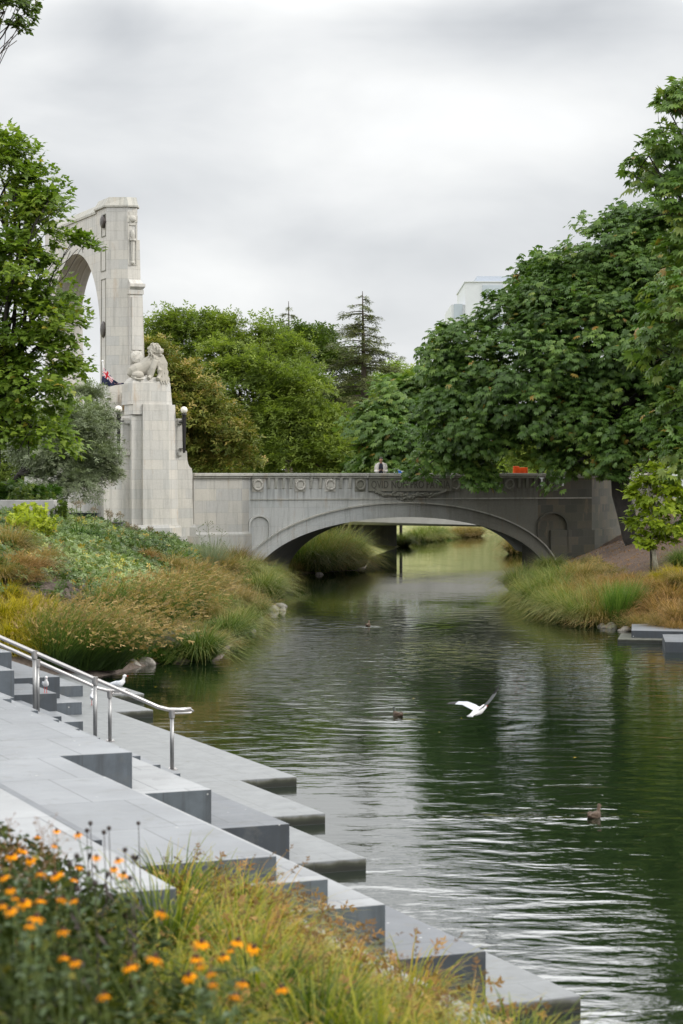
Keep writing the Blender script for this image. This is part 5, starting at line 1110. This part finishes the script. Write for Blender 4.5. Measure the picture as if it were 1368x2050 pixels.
        me = bpy.data.meshes.new('shore_rock'); bm.to_mesh(me); bm.free(); me.materials.append(rockm.m); me.polygons.foreach_set('use_smooth', [True] * len(me.polygons)); o = bpy.data.objects.new('shore_rock', me); C.objects.link(o); o.location = p; o.rotation_euler = (0, 0, rng.uniform(-.4, .4)); tag(o, lab, 'rock', 'rocks along the shore')
    # far stone ledge on the right bank
    root = empty('stone_ledge', (9.0, 57, 0)); tag(root, 'dark stepped stone ledge at the water edge on the right bank', 'ledge'); k = []
    m = MB(); m.prism([(7.55, 58.0), (14, 56.2), (14, 60), (7.9, 60)], -.6, .10); k.append(m.build('low_slab', M['granite_wet'], bevel=.01))
    m = MB(); m.prism([(8.0, 58.5), (14, 57.0), (14, 62), (8.35, 61)], -.5, .30); k.append(m.build('rear_block', M['granite_dark'], bevel=.01))
    m = MB(); m.prism([(8.38, 54.9), (14, 53.6), (14, 57.5), (8.7, 57.5)], -.55, .27); k.append(m.build('front_block', M['granite_dark'], bevel=.01)); group_parent(root, k)
    # little grey box by the right wall
    g = on_ground(1260, 1090); root = empty('grey_box', g); tag(root, 'small grey electrical box against the right bridge wall', 'box'); m = MB(); m.box((0, 0, .36), (.34, .3, .8)); m.build('body', plain('grey_paint', (.2, .21, .21), .5), root, bevel=.01); m = MB(); m.box((0, 0, .78), (.40, .36, .05)); m.build('lid', M['steel_dull'], root)
    m = MB(); m.box((.02, -.155, .45), (.24, .015, .4)); m.build('door', M['steel_dull'], root)
    # people side: sign, barrier, posts on the bridge
    x, y = TN(tpx(798, -1.2), -1.2); root = empty('roadworks_sign', (x, y, 3.66)); tag(root, 'white board with a blue disc standing on the bridge beside the person', 'sign'); wp = plain('white_board', (.8, .82, .84), .5, .03); bp = plain('blue_disc', (.02, .16, .62), .4, .05)
    m = MB(); m.add([(-.22, 0, .2), (.26, 0, .2), (.26, 0, 1.08), (-.19, 0, 1.21), (-.22, .03, .2), (.26, .03, .2), (.26, .03, 1.08), (-.19, .03, 1.21)], [(0, 1, 2, 3), (7, 6, 5, 4), (0, 4, 5, 1), (1, 5, 6, 2), (2, 6, 7, 3), (3, 7, 4, 0)]); m.build('board', wp, root)
    m = MB(); m.loft([(.0, -.004, .96), (.0, -.016, .96)], .17, 24); m.build('disc', bp, root)
    for s in (-.15, .2):
        m = MB(); m.loft([(s, .02, .25), (s, .25, 0)], .015, 6); m.build('leg', M['steel_dull'], root)
    x, y = TN(tpx(1042, -1.5), -1.5); op = plain('orange_plastic', (.85, .11, .01), .45, .06, 4)
    root = empty('road_barrier', (x, y, 3.66)); tag(root, 'orange plastic road barrier on the bridge under the chestnut', 'barrier')
    m = MB(); m.prism([(-.36, -.18), (.36, -.18), (.36, .18), (-.36, .18)], 0, .25); m.prism([(-.36, -.12), (.36, -.12), (.36, .12), (-.36, .12)], .25, 1.26, [(-.33, -.07), (.33, -.07), (.33, .07), (-.33, .07)]); m.prism([(-.33, -.07), (-.05, -.07), (-.05, .07), (-.33, .07)], 1.26, 1.32); m.build('body', op, root, bevel=.02)
    for s in (-.22, 0, .22):
        m = MB(); m.box((s, -.125, .8), (.06, .03, .9)); m.build('rib', op, root)
    for i, px in enumerate((1085, 1127)):
        x, y = TN(tpx(px, .30), .30); m = MB(); m.box((x, y, zpy(965, y)), (.07, .04, .36), rz=math.atan2(B.y, B.x)); m.box((x, y, zpy(957, y)), (.07, .3, .04), rz=math.atan2(B.y, B.x)); simple('white_bracket', m, wp, ['left white bracket hanging over the parapet under the chestnut', 'right white bracket hanging over the parapet near the trunk'][i], 'bracket', 'white brackets on the right of the parapet')
    m = MB(); x, y = TN(tpx(1240, -4), -4); root = empty('white_pole', (x, y, 3.6)); m.loft([(0, 0, 0), (0, 0, 3.2)], .045, 8); m.build('shaft', wp, root); m = MB(); m.box((0, -.05, 2.2), (.16, .05, .9)); m.build('box', wp, root); tag(root, 'thin white pole seen among the chestnut leaves', 'pole')
    # guard rail with red and white boards at the right
    root = empty('road_barrier', (13.6, 97, 3.4)); tag(root, 'white railing with red and white boards behind the yellow sapling', 'barrier'); rd = plain('red_board', (.6, .05, .02), .5)
    for z in (.15, .52, .98):
        m = MB(); m.box((1.6, 0, z), (4.2, .05, .07)); m.build('rail', wp, root)
    for xx in (-.4, 1.2, 2.8):
        m = MB(); m.box((xx, .06, .3), (.07, .06, 1.5)); m.build('post', wp, root)
    for xx in (.9, 1.6, 2.3):
        m = MB(); m.box((xx, -.04, .36), (.34, .02, .2)); m.build('red_board', rd, root)
    # white building far right
    wb = plain('white_render', (.58, .60, .63), .8, .03, 2); gl = plain('dull_glass', (.42, .47, .52), .2, .1, .5)
    root = empty('office_building', (14.5, 232, 3.2)); tag(root, 'pale white office building rising behind the chestnut tree', 'building'); Yb = 225
    xa, xb, xc = [at_y(p, 600, Yb).x for p in (904, 932, 956)]
    m = MB(); m.prism([(xb, Yb), (xb + 30, Yb), (xb + 30, Yb + 16), (xb, Yb + 16)], 2, zpy(565, Yb)); m.prism([(xb - .1, Yb - .1), (xb + 30, Yb - .1), (xb + 30, Yb + 16), (xb - .1, Yb + 16)], zpy(565, Yb), zpy(563, Yb)); k = [m.build('main_block', wb)]
    m = MB(); m.prism([(xc, Yb + 1), (xb + 26, Yb + 1), (xb + 26, Yb + 12), (xc, Yb + 12)], zpy(564, Yb), zpy(551, Yb)); k.append(m.build('roof_plant_room', plain('grey_cladding', (.42, .46, .52), .6, .05)))
    m = MB(); m.prism([(xa, Yb + .5), (xb, Yb + .5), (xb, Yb + 14), (xa, Yb + 14)], 2, zpy(609, Yb)); k.append(m.build('low_wing', wb))
    for i in range(4):
        for j in range(3):
            m = MB(); x0 = xb + 1.9 + i * 3.2; z0 = zpy(585, Yb) - j * 3.1; m.box((x0 + 1, Yb - .03, z0), (2.2, .1, 1.5)); k.append(m.build('window', gl))
    for j in range(3):
        m = MB(); m.box(((xa + xb) / 2, Yb + .47, zpy(622, Yb) - j * 3.1), (.9, .1, 1.5)); k.append(m.build('window', gl))
    group_parent(root, k)
    # second bridge beyond
    root = empty('far_bridge', (2, 127, 0)); tag(root, 'flat concrete bridge with a ribbed pier seen through the arch', 'bridge'); k = []; cr = ashlar('ribbed_concrete', [(.07, .07, .07), (.085, .085, .085), (.10, .10, .10)], .22, 9, .03, stain=.3, joint=.8)
    m = MB(); m.prism([(1.25, 127), (3.5, 134.5), (-3, 138), (-5, 128)], -.8, 1.84); k.append(m.build('pier', cr))
    m = MB(); m.prism([(-8, 123.4), (1, 126), (9, 128.6), (16, 130.5), (16, 131.2), (-8, 124.1)], 1.8, 2.9); m.v = [(x, y, z - (max(0, x - 1) * .035 if z < 2 else 0)) for x, y, z in m.v]; k.append(m.build('edge_beam', plain('pale_concrete', (.34, .335, .32), .8, .15, 2)))
    m = MB(); m.prism([(-8, 124.2), (16, 131.2), (14, 139), (-10, 134)], 1.95, 2.85); k.append(m.build('slab', conc)); group_parent(root, k)
    for i, (px, Yp) in enumerate(((803, 140),)):
        p = at_y(px, 1045, Yp); m = MB(); m.loft([(p.x, Yp, .4), (p.x, Yp, 2.3)], .10, 8); simple('timber_post', m, M['bark_dark'], ['dark post on the far lawn right of the ribbed pier', 'dark post at the far end of the river bend'][i], 'post', 'dark posts beyond the bridge')
    # far woods closing the horizon
    rs = np.random.RandomState(5); bl = []
    for i in range(46):
        x = -70 + i * 4.4 + rs.uniform(-1.5, 1.5); bl.append((x, 205 + rs.uniform(-6, 10), 4.5 + rs.uniform(-1, 2), 4.2, 3, 4.0 + rs.uniform(-1, 2.2)))
    o = crown('far_woods', bl, SPRAY, .9, M['oak'], 300, per=34, clump=1.7, dens=1.5, inner=.3, zmin=.5); tag(o, 'far belt of trees closing the view behind the bridge', 'woods', kind='stuff')
build_misc()
# ------------------------------------------------------------------ person
def build_person():
    x, y = TN(tpx(763, -1.1), -1.1); root = empty('person', (x, y, 3.66)); tag(root, 'person in an open cream jacket and dark shirt looking at a phone on the bridge', 'person')
    sk = plain('skin', (.36, .20, .13), .5, .05); rz = 0
    m = MB()
    m.loft([(0, .02, .92), (0, .02, 1.05), (0, .01, 1.22), (0, .01, 1.36), (0, .01, 1.44)], [(.16, .10), (.14, .095), (.165, .105), (.18, .095), (.08, .06)], 16, up=(0, 1, 0))
    m.loft([(0, .0, 1.40), (0, -.02, 1.50), (0, -.03, 1.55)], [.058, .052, .055], 12)
    m.ball((0, -.035, 1.585), (.073, .09, .105), 16, 12); m.ball((0, -.125, 1.57), (.014, .018, .02)); m.ball((0, -.115, 1.54), (.025, .012, .008)); m.ball((0, -.07, 1.51), (.035, .035, .03))
    for s in (-1, 1):
        m.ball((s * .075, -.02, 1.58), (.012, .02, .03)); m.ball((s * .028, -.118, 1.595), (.012, .006, .006))
        m.loft([(s * .17, .01, 1.38), (s * .215, .01, 1.25), (s * .235, -.01, 1.10), (s * .17, -.14, 1.08), (s * .06, -.24, 1.13)], [.055, .048, .040, .034, .024], 10)
        m.ball((s * .04, -.25, 1.14), (.032, .035, .03))
        for f in range(4): m.loft([(s * .03, -.26 - .006 * f, 1.165 - .016 * f), (s * .008, -.285, 1.168 - .016 * f), (-s * .012, -.275, 1.165 - .016 * f)], [.009, .008, .007], 6)
        m.loft([(s * .045, -.25, 1.16), (s * .03, -.27, 1.19)], [.010, .008], 6)
        m.loft([(s * .085, .02, .95), (s * .10, .0, .5), (s * .105, .02, .09)], [.088, .058, .040], 12); m.ball((s * .11, -.05, .04), (.045, .13, .04))
    o = m.build('body', sk, root); remesh(o, .012)
    m = MB(); m.ball((0, -.015, 1.63), (.082, .098, .085), 16, 8); m.build('hair', plain('black_hair', (.012, .01, .009), .6), root, smooth=True)
    m = MB(); m.loft([(0, .015, .93), (0, .015, 1.05), (0, .0, 1.22), (0, .0, 1.37), (0, .005, 1.43)], [(.172, .115), (.155, .11), (.178, .12), (.188, .108), (.09, .072)], 16, up=(0, 1, 0)); m.build('shirt', plain('navy_shirt', (.012, .014, .03), .8), root, smooth=True)
    m = MB()
    for s in (-1, 1):
        m.loft([(s * .165, .01, 1.40), (s * .225, .01, 1.25), (s * .25, -.005, 1.09), (s * .18, -.15, 1.065), (s * .085, -.225, 1.115)], [.075, .068, .062, .052, .042], 12)
        m.loft([(s * .15, -.02, .84), (s * .155, -.03, 1.05), (s * .145, -.03, 1.25), (s * .12, -.03, 1.40), (s * .06, -.02, 1.45)], [(.075, .11), (.07, .105), (.075, .105), (.07, .09), (.04, .06)], 12, up=(0, 1, 0))
    m.loft([(0, .06, .84), (0, .06, 1.05), (0, .05, 1.25), (0, .045, 1.40), (0, .04, 1.47)], [(.20, .09), (.18, .085), (.20, .09), (.185, .075), (.08, .05)], 16, up=(0, 1, 0)); o = m.build('jacket', plain('cream_jacket', (.56, .53, .49), .85, .08, 12), root); remesh(o, .014)
    m = MB()
    for s in (-1, 1): m.loft([(s * .09, .02, .96), (s * .10, .0, .5), (s * .105, .02, .08)], [.10, .075, .06], 12)
    m.build('trousers', plain('dark_trousers', (.03, .032, .04), .8), root, smooth=True)
    m = MB(); m.box((x, y - .29, 3.66 + 1.16), (.07, .012, .14)); simple('mobile_phone', m, M['black_iron'], 'black phone held up by the person on the bridge', 'phone')
build_person()
# ------------------------------------------------------------------ birds
white = plain('white_feathers', (.66, .66, .67), .7, .04, 20); greyf = plain('grey_feathers', (.48, .50, .54), .7, .06, 20); blackf = plain('black_feathers', (.02, .02, .02), .6); redb = plain('red_bill', (.5, .03, .02), .4)
def gull_standing(name, loc, rz, label, sitting=False):
    root = empty(name, loc, rz); root.scale = (.85, .85, .85); tag(root, label, 'gull', 'gulls resting on the terrace'); m = MB(); h = .0 if sitting else .09
    m.loft([(-.20, 0, h + .09), (-.14, 0, h + .085), (-.05, 0, h + .085), (.04, 0, h + .10), (.085, 0, h + .15), (.095, 0, h + .20), (.10, 0, h + .235), (.125, 0, h + .25), (.15, 0, h + .245)], [(.012, .008), (.035, .022), (.058, .05), (.062, .06), (.045, .045), (.028, .03), (.032, .034), (.03, .03), (.010, .010)], 14); m.build('body', white, root, smooth=True)
    for s in (-1, 1):
        q = MB(); q.loft([(.03, s * .05, h + .12), (-.06, s * .058, h + .11), (-.16, s * .03, h + .095), (-.24, s * .012, h + .10)], [(.012, .035), (.014, .04), (.010, .022), (.004, .006)], 10); q.build('wing', greyf, root, smooth=True)
        if not sitting:
            q = MB(); q.loft([(0, s * .022, h + .05), (0, s * .022, 0)], .006, 6); q.loft([(-.005, s * .022, .004), (.04, s * .024, .004)], [(.006, .004), (.018, .003)], 6); q.build('leg', redb, root)
    q = MB(); q.loft([(.145, 0, h + .245), (.185, 0, h + .238)], [.008, .003], 6); q.build('bill', redb, root)
g1 = UV(37.15, 9.83); gull_standing('standing_gull', (g1[0], g1[1], .68), R(-75), 'white gull standing on the dark seat block left of the railings')
g2 = at_z(186, 1412, .14); gull_standing('standing_gull', g2, R(100), 'white gull on the ledge partly hidden behind the handrail post')
e = Vector((-3.87 + B.x * .16, 35.4 + B.y * .16, 1.02)); gull_standing('perched_gull', e, R(15), 'gull crouching on the end of the farther handrail', True)
def flying_gull():
    p = at_y(958, 1424, 28.0); root = empty('flying_gull', p, 0); root.rotation_euler = (R(0), R(-14), R(48)); tag(root, 'white gull flying low over the river with wings raised', 'gull')
    m = MB(); m.loft([(-.19, 0, -.01), (-.15, 0, .0), (-.08, 0, 0), (.02, 0, 0), (.09, 0, .01), (.14, 0, .02), (.17, 0, .018)], [(.055, .006), (.035, .014), (.045, .04), (.055, .05), (.038, .036), (.032, .032), (.012, .012)], 14); m.build('body', white, root, smooth=True)
    q = MB(); q.loft([(.165, 0, .018), (.205, 0, .01)], [.009, .003], 6); q.build('bill', redb, root)
    def wing(s, pts):
        q = MB(); vs = []; 
        for (x, y, z, c) in pts: vs += [(x + c * .42, s * y, z), (x + c * .2, s * y, z + .014), (x - c * .3, s * y, z + .008), (x - c * .58, s * y, z), (x, s * y, z - .006)]
        n = len(pts); fs = []
        for i in range(n - 1):
            a = i * 5; b = a + 5; fs += [(a + j, a + (j + 1) % 5, b + (j + 1) % 5, b + j) for j in range(5)]
        mi = [0] * len(fs); q.add(vs, fs); q.m = [1 if f[0] >= (n - 3) * 5 else 0 for f in fs]; q.build('wing', [greyf, blackf], root)
    wing(-1, [(.03, .02, .02, .14), (.045, .12, .09, .15), (.05, .21, .17, .13), (.01, .32, .27, .10), (-.03, .41, .36, .06), (-.05, .46, .41, .01)])
    wing(1, [(.03, .02, .02, .14), (.05, .13, .05, .15), (.05, .23, .08, .13), (.01, .34, .09, .10), (-.03, .43, .09, .06), (-.05, .48, .08, .01)])
flying_gull()
brownf = plain('brown_feathers', (.075, .048, .03), .8, .5, 40); darkhead = plain('dark_head_feathers', (.02, .03, .02), .5)
def duck(px, py, rz, label, head):
    p = at_z(px, py, 0); root = empty('duck', (p.x, p.y, -.035), rz); root.scale = (.72, .72, .72); tag(root, label, 'duck', 'ducks on the river'); m = MB()
    m.loft([(-.26, 0, .12), (-.20, 0, .09), (-.08, 0, .07), (.08, 0, .07), (.17, 0, .09), (.20, 0, .15), (.215, 0, .20), (.24, 0, .24), (.28, 0, .235)], [(.02, .01), (.06, .035), (.10, .075), (.10, .085), (.06, .07), (.034, .035), (.032, .034), (.042, .042), (.02, .02)], 14)
    m.m = [1 if f[0] >= 14 * 5 and head else 0 for f in m.f]; m.build('body', [brownf, darkhead], root, smooth=True)
    q = MB(); q.loft([(.275, 0, .232), (.33, 0, .222)], [(.014, .010), (.016, .004)], 8); q.build('bill', plain('duck_bill', (.25, .2, .05), .5), root)
    for s in (-1, 1): q = MB(); q.loft([(.07, s * .085, .11), (-.08, s * .09, .11), (-.22, s * .03, .13)], [(.015, .04), (.018, .045), (.004, .008)], 10); q.build('wing', brownf, root, smooth=True)
duck(797, 1433, R(115), 'dark-headed duck on the sparkling water left of the flying gull', True)
duck(1190, 1636, R(60), 'brown duck nearest the viewer leaving a white wake', False)
duck(737, 1253, R(80), 'distant small duck with a v-shaped wake below the arch', False)
# ------------------------------------------------------------------ foreground planting
def fg(px, py, v):
    """point on the view ray whose cross-river coordinate is v"""
    d = ray(px, py); k = v / (d.x * B.x + d.y * B.y); return Vector((d.x * k, d.y * k, H + d.z * k))
def fg_top(px, py, h):
    """where the view ray sinks to h above the planting bed"""
    d = ray(px, py); y = 5.0
    while y < 16:
        k = y / d.y; x = d.x * k; z = H + d.z * k; v = B.x * x + B.y * y
        if z < bedz(v) + h: break
        y += .05
    return Vector((x, y, z))
def build_front():
    fl = [(168, 208), (250, 183), (345, 198), (243, 248), (103, 268), (52, 293), (135, 310), (427, 298), (522, 312), (180, 372), (245, 378), (352, 342), (505, 350), (15, 388), (45, 442), (328, 398), (65, 480), (275, 485), (325, 490), (105, 500), (10, 512), (45, 535), (162, 565), (132, 600), (180, 488), (285, 740), (332, 762), (715, 545), (890, 678), (1120, 700), (1015, 710), (988, 738), (685, 745), (572, 782), (870, 745), (885, 780), (930, 815), (835, 825), (1073, 855), (1042, 915), (460, 910), (940, 860), (1245, 880), (1050, 672), (545, 375), (280, 625)]
    fl = [(.4532 * a, 1580 + .4532 * b) for a, b in fl]; fl.sort(); rng = random.Random(4); first = None
    def flower_proto():
        root = empty('orange_coneflower'); m = MB(); 
        for k in range(13):
            a = 2 * math.pi * k / 13; c, s = math.cos(a), math.sin(a); L = .036 * (1 + .12 * math.sin(k * 5)); dz = -.012 - .008 * math.sin(k * 3)
            vs = [(.008, 0, 0), (.6 * L, .0085, dz * .3), (L, .004, dz), (L, -.004, dz), (.6 * L, -.0085, dz * .3)]; m.add([(x * c - y * s, x * s + y * c, z) for x, y, z in vs], [(0, 1, 2, 3, 4)])
        m.build('petals', M['petal'], root); m = MB(); m.ball((0, 0, .006), (.013, .013, .013), 10, 6); m.build('centre', M['conecentre'], root)
        m = MB(); m.loft([(0, 0, 0), (.02, .01, -.25), (.0, .0, -.62)], [.0028, .0035, .004], 5); m.build('stem', M['stemmat'], root)
        m = MB()
        for z, a in ((-.12, .3), (-.2, 2.6), (-.28, 4.4), (-.36, 1.2), (-.45, 3.4), (-.5, 5.5)):
            c, s = math.cos(a), math.sin(a); w = .018; L = .10; vs = [(.0, 0, 0), (.05, w, .015), (L, 0, .0), (.05, -w, .015)]; m.add([(x * c - y * s + .01, x * s + y * c, q + z) for x, y, q in vs], [(0, 1, 2, 3)])
        m.build('leaves', M['front_leafp'], root); return root
    M['front_leafp'] = plain('coneflower_leaf', (.06, .10, .03), .5, .3, 30)
    proto = flower_proto()
    for i, (px, py) in enumerate(fl):
        p = fg_top(px, py, rng.uniform(.82, .98)); o = proto if i == 0 else copy_tree(proto); o.location = p; o.rotation_euler = (rng.uniform(-.15, .5), rng.uniform(-.3, .3), rng.uniform(0, 6.3)); s = rng.uniform(.5, .82); o.scale = (s, s, s * 1.2)
        tag(o, ORD[i] + ' orange coneflower from the left in the foreground bed', 'flower', 'orange coneflowers in the foreground bed')
    heads = [(400, 150), (385, 182), (460, 190), (482, 172), (553, 268), (340, 295), (575, 392), (345, 440), (420, 415), (590, 300), (612, 150), (310, 330)]; heads = sorted((.4532 * a, 1580 + .4532 * b) for a, b in heads)
    for i, (px, py) in enumerate(heads):
        p = fg_top(px, py, rng.uniform(.86, .95)); root = empty('dried_seed_head', p); m = MB(); m.ball((0, 0, 0), .013, 8, 6); m.build('cone', M['deadstem'], root); m = MB(); m.loft([(0, 0, 0), (.01, .0, -.3), (.03, .01, -.8)], [.002, .003, .004], 5); m.build('stem', M['deadstem'], root)
        m = MB()
        for q in range(5):
            a = rng.uniform(0, 6.28); z = -rng.uniform(.15, .5); c, s = math.cos(a), math.sin(a); m.add([(0, 0, z), (.03 * c - .01 * s, .03 * s + .01 * c, z - .02), (.07 * c, .07 * s, z - .07), (.03 * c + .01 * s, .03 * s - .01 * c, z - .03)], [(0, 1, 2, 3)])
        m.build('leaves', M['deadstem'], root); tag(root, ORD[i] + ' dark dried seed head from the left in the foreground bed', 'dried flower', 'dried seed heads in the foreground bed')
    rs = np.random.RandomState(8)
    # dense dark leaves of the coneflower stand
    n = 34000; u = rs.uniform(3.5, 13.2, n); v = rs.uniform(-1.0, 4.6, n); x = A.x * u + B.x * v; y = A.y * u + B.y * v; g = 1.0 + np.clip((5.6 - v) * .33, 0, 2.1); hmax = .64 + .15 * np.sin(u * 2.1 + v * 3)
    a, b = 684 + F * x / y, 950 + F * (H - (g + hmax)) / y; lim = 330 + (b - 1780) * .55; hmax = np.where(a > 250, hmax * .72, hmax); k = (y > 5.5) & (a < lim + 60 * rs.rand(n)) & (rs.rand(n) < np.where(a > 200, .55, 1)); x, y, g, hmax = x[k], y[k], g[k], hmax[k]; n = len(x)
    P = np.stack([x, y, g + hmax * rs.rand(n) ** .6], 1); pa_, pb_ = 684 + F * P[:, 0] / P[:, 1], 950 + F * (H - P[:, 2]) / P[:, 1]; k = pb_ > np.interp(pa_, [-100, 0, 60, 150, 240, 330, 420, 520], [1640, 1650, 1680, 1735, 1815, 1870, 1900, 1960]) + rs.normal(size=n) * 14; P = P[k]; n = len(P); V, Fc = place(T_palm(2, .6, .15, .25), P, rs.normal(size=(n, 3)) * [1, 1, .5] + [0, 0, .25], rs.normal(size=(n, 3)) * .6 + [0, -.2, 1], .095 * rs.uniform(.6, 1.3, n))
    tag(np_mesh('coneflower_foliage', V, Fc, M['front_leaf'], np.repeat(np.clip(.42 + rs.normal(size=n) * .2, 0, 1), 2)), 'dense dark green coneflower leaves filling the bottom left corner', 'foliage', kind='stuff')
    # arching yellow green grasses
    spots = [(150, 0, 12.6, 2.9), (1, 0, 11.2, 1.9), (2, 0, 12.0, 3.3)]
    fgk = dict(n=330, r0=.15, L=.98, e_lo=38, e_hi=88, droop=.52, width=.0155, seg=6)
    pts = []
    for u in np.arange(6.0, 16.2, .62):
        for v in np.arange(2.6, 6.0, .46):
            uu, vv = u + rng.uniform(-.2, .2), v + rng.uniform(-.18, .18)
            if vv > 5.85 or (uu > 13.2 and vv < 4.55): continue
            if rng.random() < (.26 if vv < 5 else 0): continue
            pts.append((uu, vv))
    protos = []
    for q in range(3):
        V, Fc, ti, tips, td = tuft_arrays(np.random.RandomState(400 + q), **dict(fgk, L=.95 - .10 * q, tip=(.0, .12, .25)[q])); o = np_mesh('foreground_grass_tuft', V, Fc, M['front_grass'], ti)
        sel = np.random.RandomState(q).rand(len(tips)) < (.0, .04, .16)[q]
        if sel.sum(): V, Fc = place(T_spray(9, .05, 8, .30, 1.0), tips[sel], td[sel], rs.normal(size=(sel.sum(), 3)), .16 * rs.uniform(.6, 1.2, sel.sum())); tag(np_mesh('seed_heads', V, Fc, M['seed'], np.repeat(rs.rand(sel.sum()), 9), o), kind='stuff')
        protos.append([o, False])
    pts.sort(key=lambda q: (A.x * q[0] + B.x * q[1]) / (A.y * q[0] + B.y * q[1]))
    hard = ORD + ['fifty-' + w for w in ORD[:9]] + ['sixtieth'] + ['sixty-' + w for w in ORD[:9]] + ['seventieth'] + ['seventy-' + w for w in ORD[:9]] + ['eightieth'] + ['eighty-' + w for w in ORD[:9]]
    for i, (u, v) in enumerate(pts):
        pr = protos[2 if (rng.random() < .25 + .4 * (u > 11)) else (0 if rng.random() < .6 else 1)]
        o = pr[0] if not pr[1] else copy_tree(pr[0]); pr[1] = True; s = rng.uniform(.75, 1.12) * (.74 if v < 3.9 else 1.0); o.location = (*UV(u, v), bedz(v) - .02); o.scale = (s, s, s); o.rotation_euler = (0, 0, rng.uniform(0, 6.28))
        tag(o, hard[i] + ' yellow-green grass tuft from the left in the foreground bed', 'grass tuft', 'grass tufts in the foreground bed')
    # wispy brown flowering panicles at the left
    n = 26
    for i in range(n):
        px = rng.uniform(-10, 110) if i < 14 else rng.uniform(380, 900); py = rng.uniform(1640, 1760) if i < 14 else 1700 + (px - 380) * .55 + rng.uniform(-30, 40)
        v = 2.7 + rng.uniform(-.3, .2) if i < 14 else 4.4 + rng.uniform(-.5, .6); p = fg(px, py, v); m = MB(); m.loft([(0, 0, 0), (.02, 0, -.25), (.04, 0, -.75)], [.0012, .002, .003], 4)
        for q in range(16):
            z = -rng.uniform(0, .22); a = rng.uniform(0, 6.28); L = .02 + .10 * (-z / .22 + .15); e = Vector((L * math.cos(a), L * math.sin(a), z + .05)); m.loft([(0, 0, z), e], .0008, 3); m.ball(e, .0045, 5, 3)
        o = m.build('seed_panicle', M['seedp'] if 'seedp' in M else M.setdefault('seedp', plain('brown_seed_panicle', (.20, .10, .04), .8, .3, 60))); o.location = p
        tag(o, None, 'seed panicle', 'brown seed panicles in the foreground bed'); o['px'] = px
    ps = sorted([o for o in C.objects if o.name.startswith('seed_panicle')], key=lambda o: o['px'])
    for i, o in enumerate(ps): o['label'] = ORD[i] + ' fine brown seed panicle from the left in the foreground bed'; del o['px']
build_front()

def build_flecks():
    rs = np.random.RandomState(77); n = 420; x = rs.uniform(-6, 8, n); y = rs.uniform(24, 80, n); xl = np.interp(y, XL[:, 0], XL[:, 1]); u = x * A.x + y * A.y; v = x * B.x + y * B.y
    k = (x > xl + .05) & ((v > 13.2) | (u > 46.5) | (v > 9.2 + (u - 15.9) * .13 + 1.2)) & (rs.rand(n) < np.clip(1.3 - (x - xl) * .16, .15, 1)); x, y = x[k], y[k]; n = len(x)
    V, Fc = place(T_palm(1, .1, .4, .05) if False else (np.array([(0, 0, 0), (.5, .3, .02), (1, 0, 0), (.5, -.3, .01)]), np.array([(0, 1, 2, 3)])), np.stack([x, y, np.full(n, .004)], 1), rs.normal(size=(n, 3)) * [1, 1, .02], np.tile([0, 0, 1.0], (n, 1)) + rs.normal(size=(n, 3)) * .05, .05 * rs.uniform(.5, 1.5, n))
    tag(np_mesh('floating_leaves', V, Fc, M['tus_gold'], rs.rand(n)), 'small fallen leaves floating on the river near the left shore', 'leaves', kind='stuff')
build_flecks()
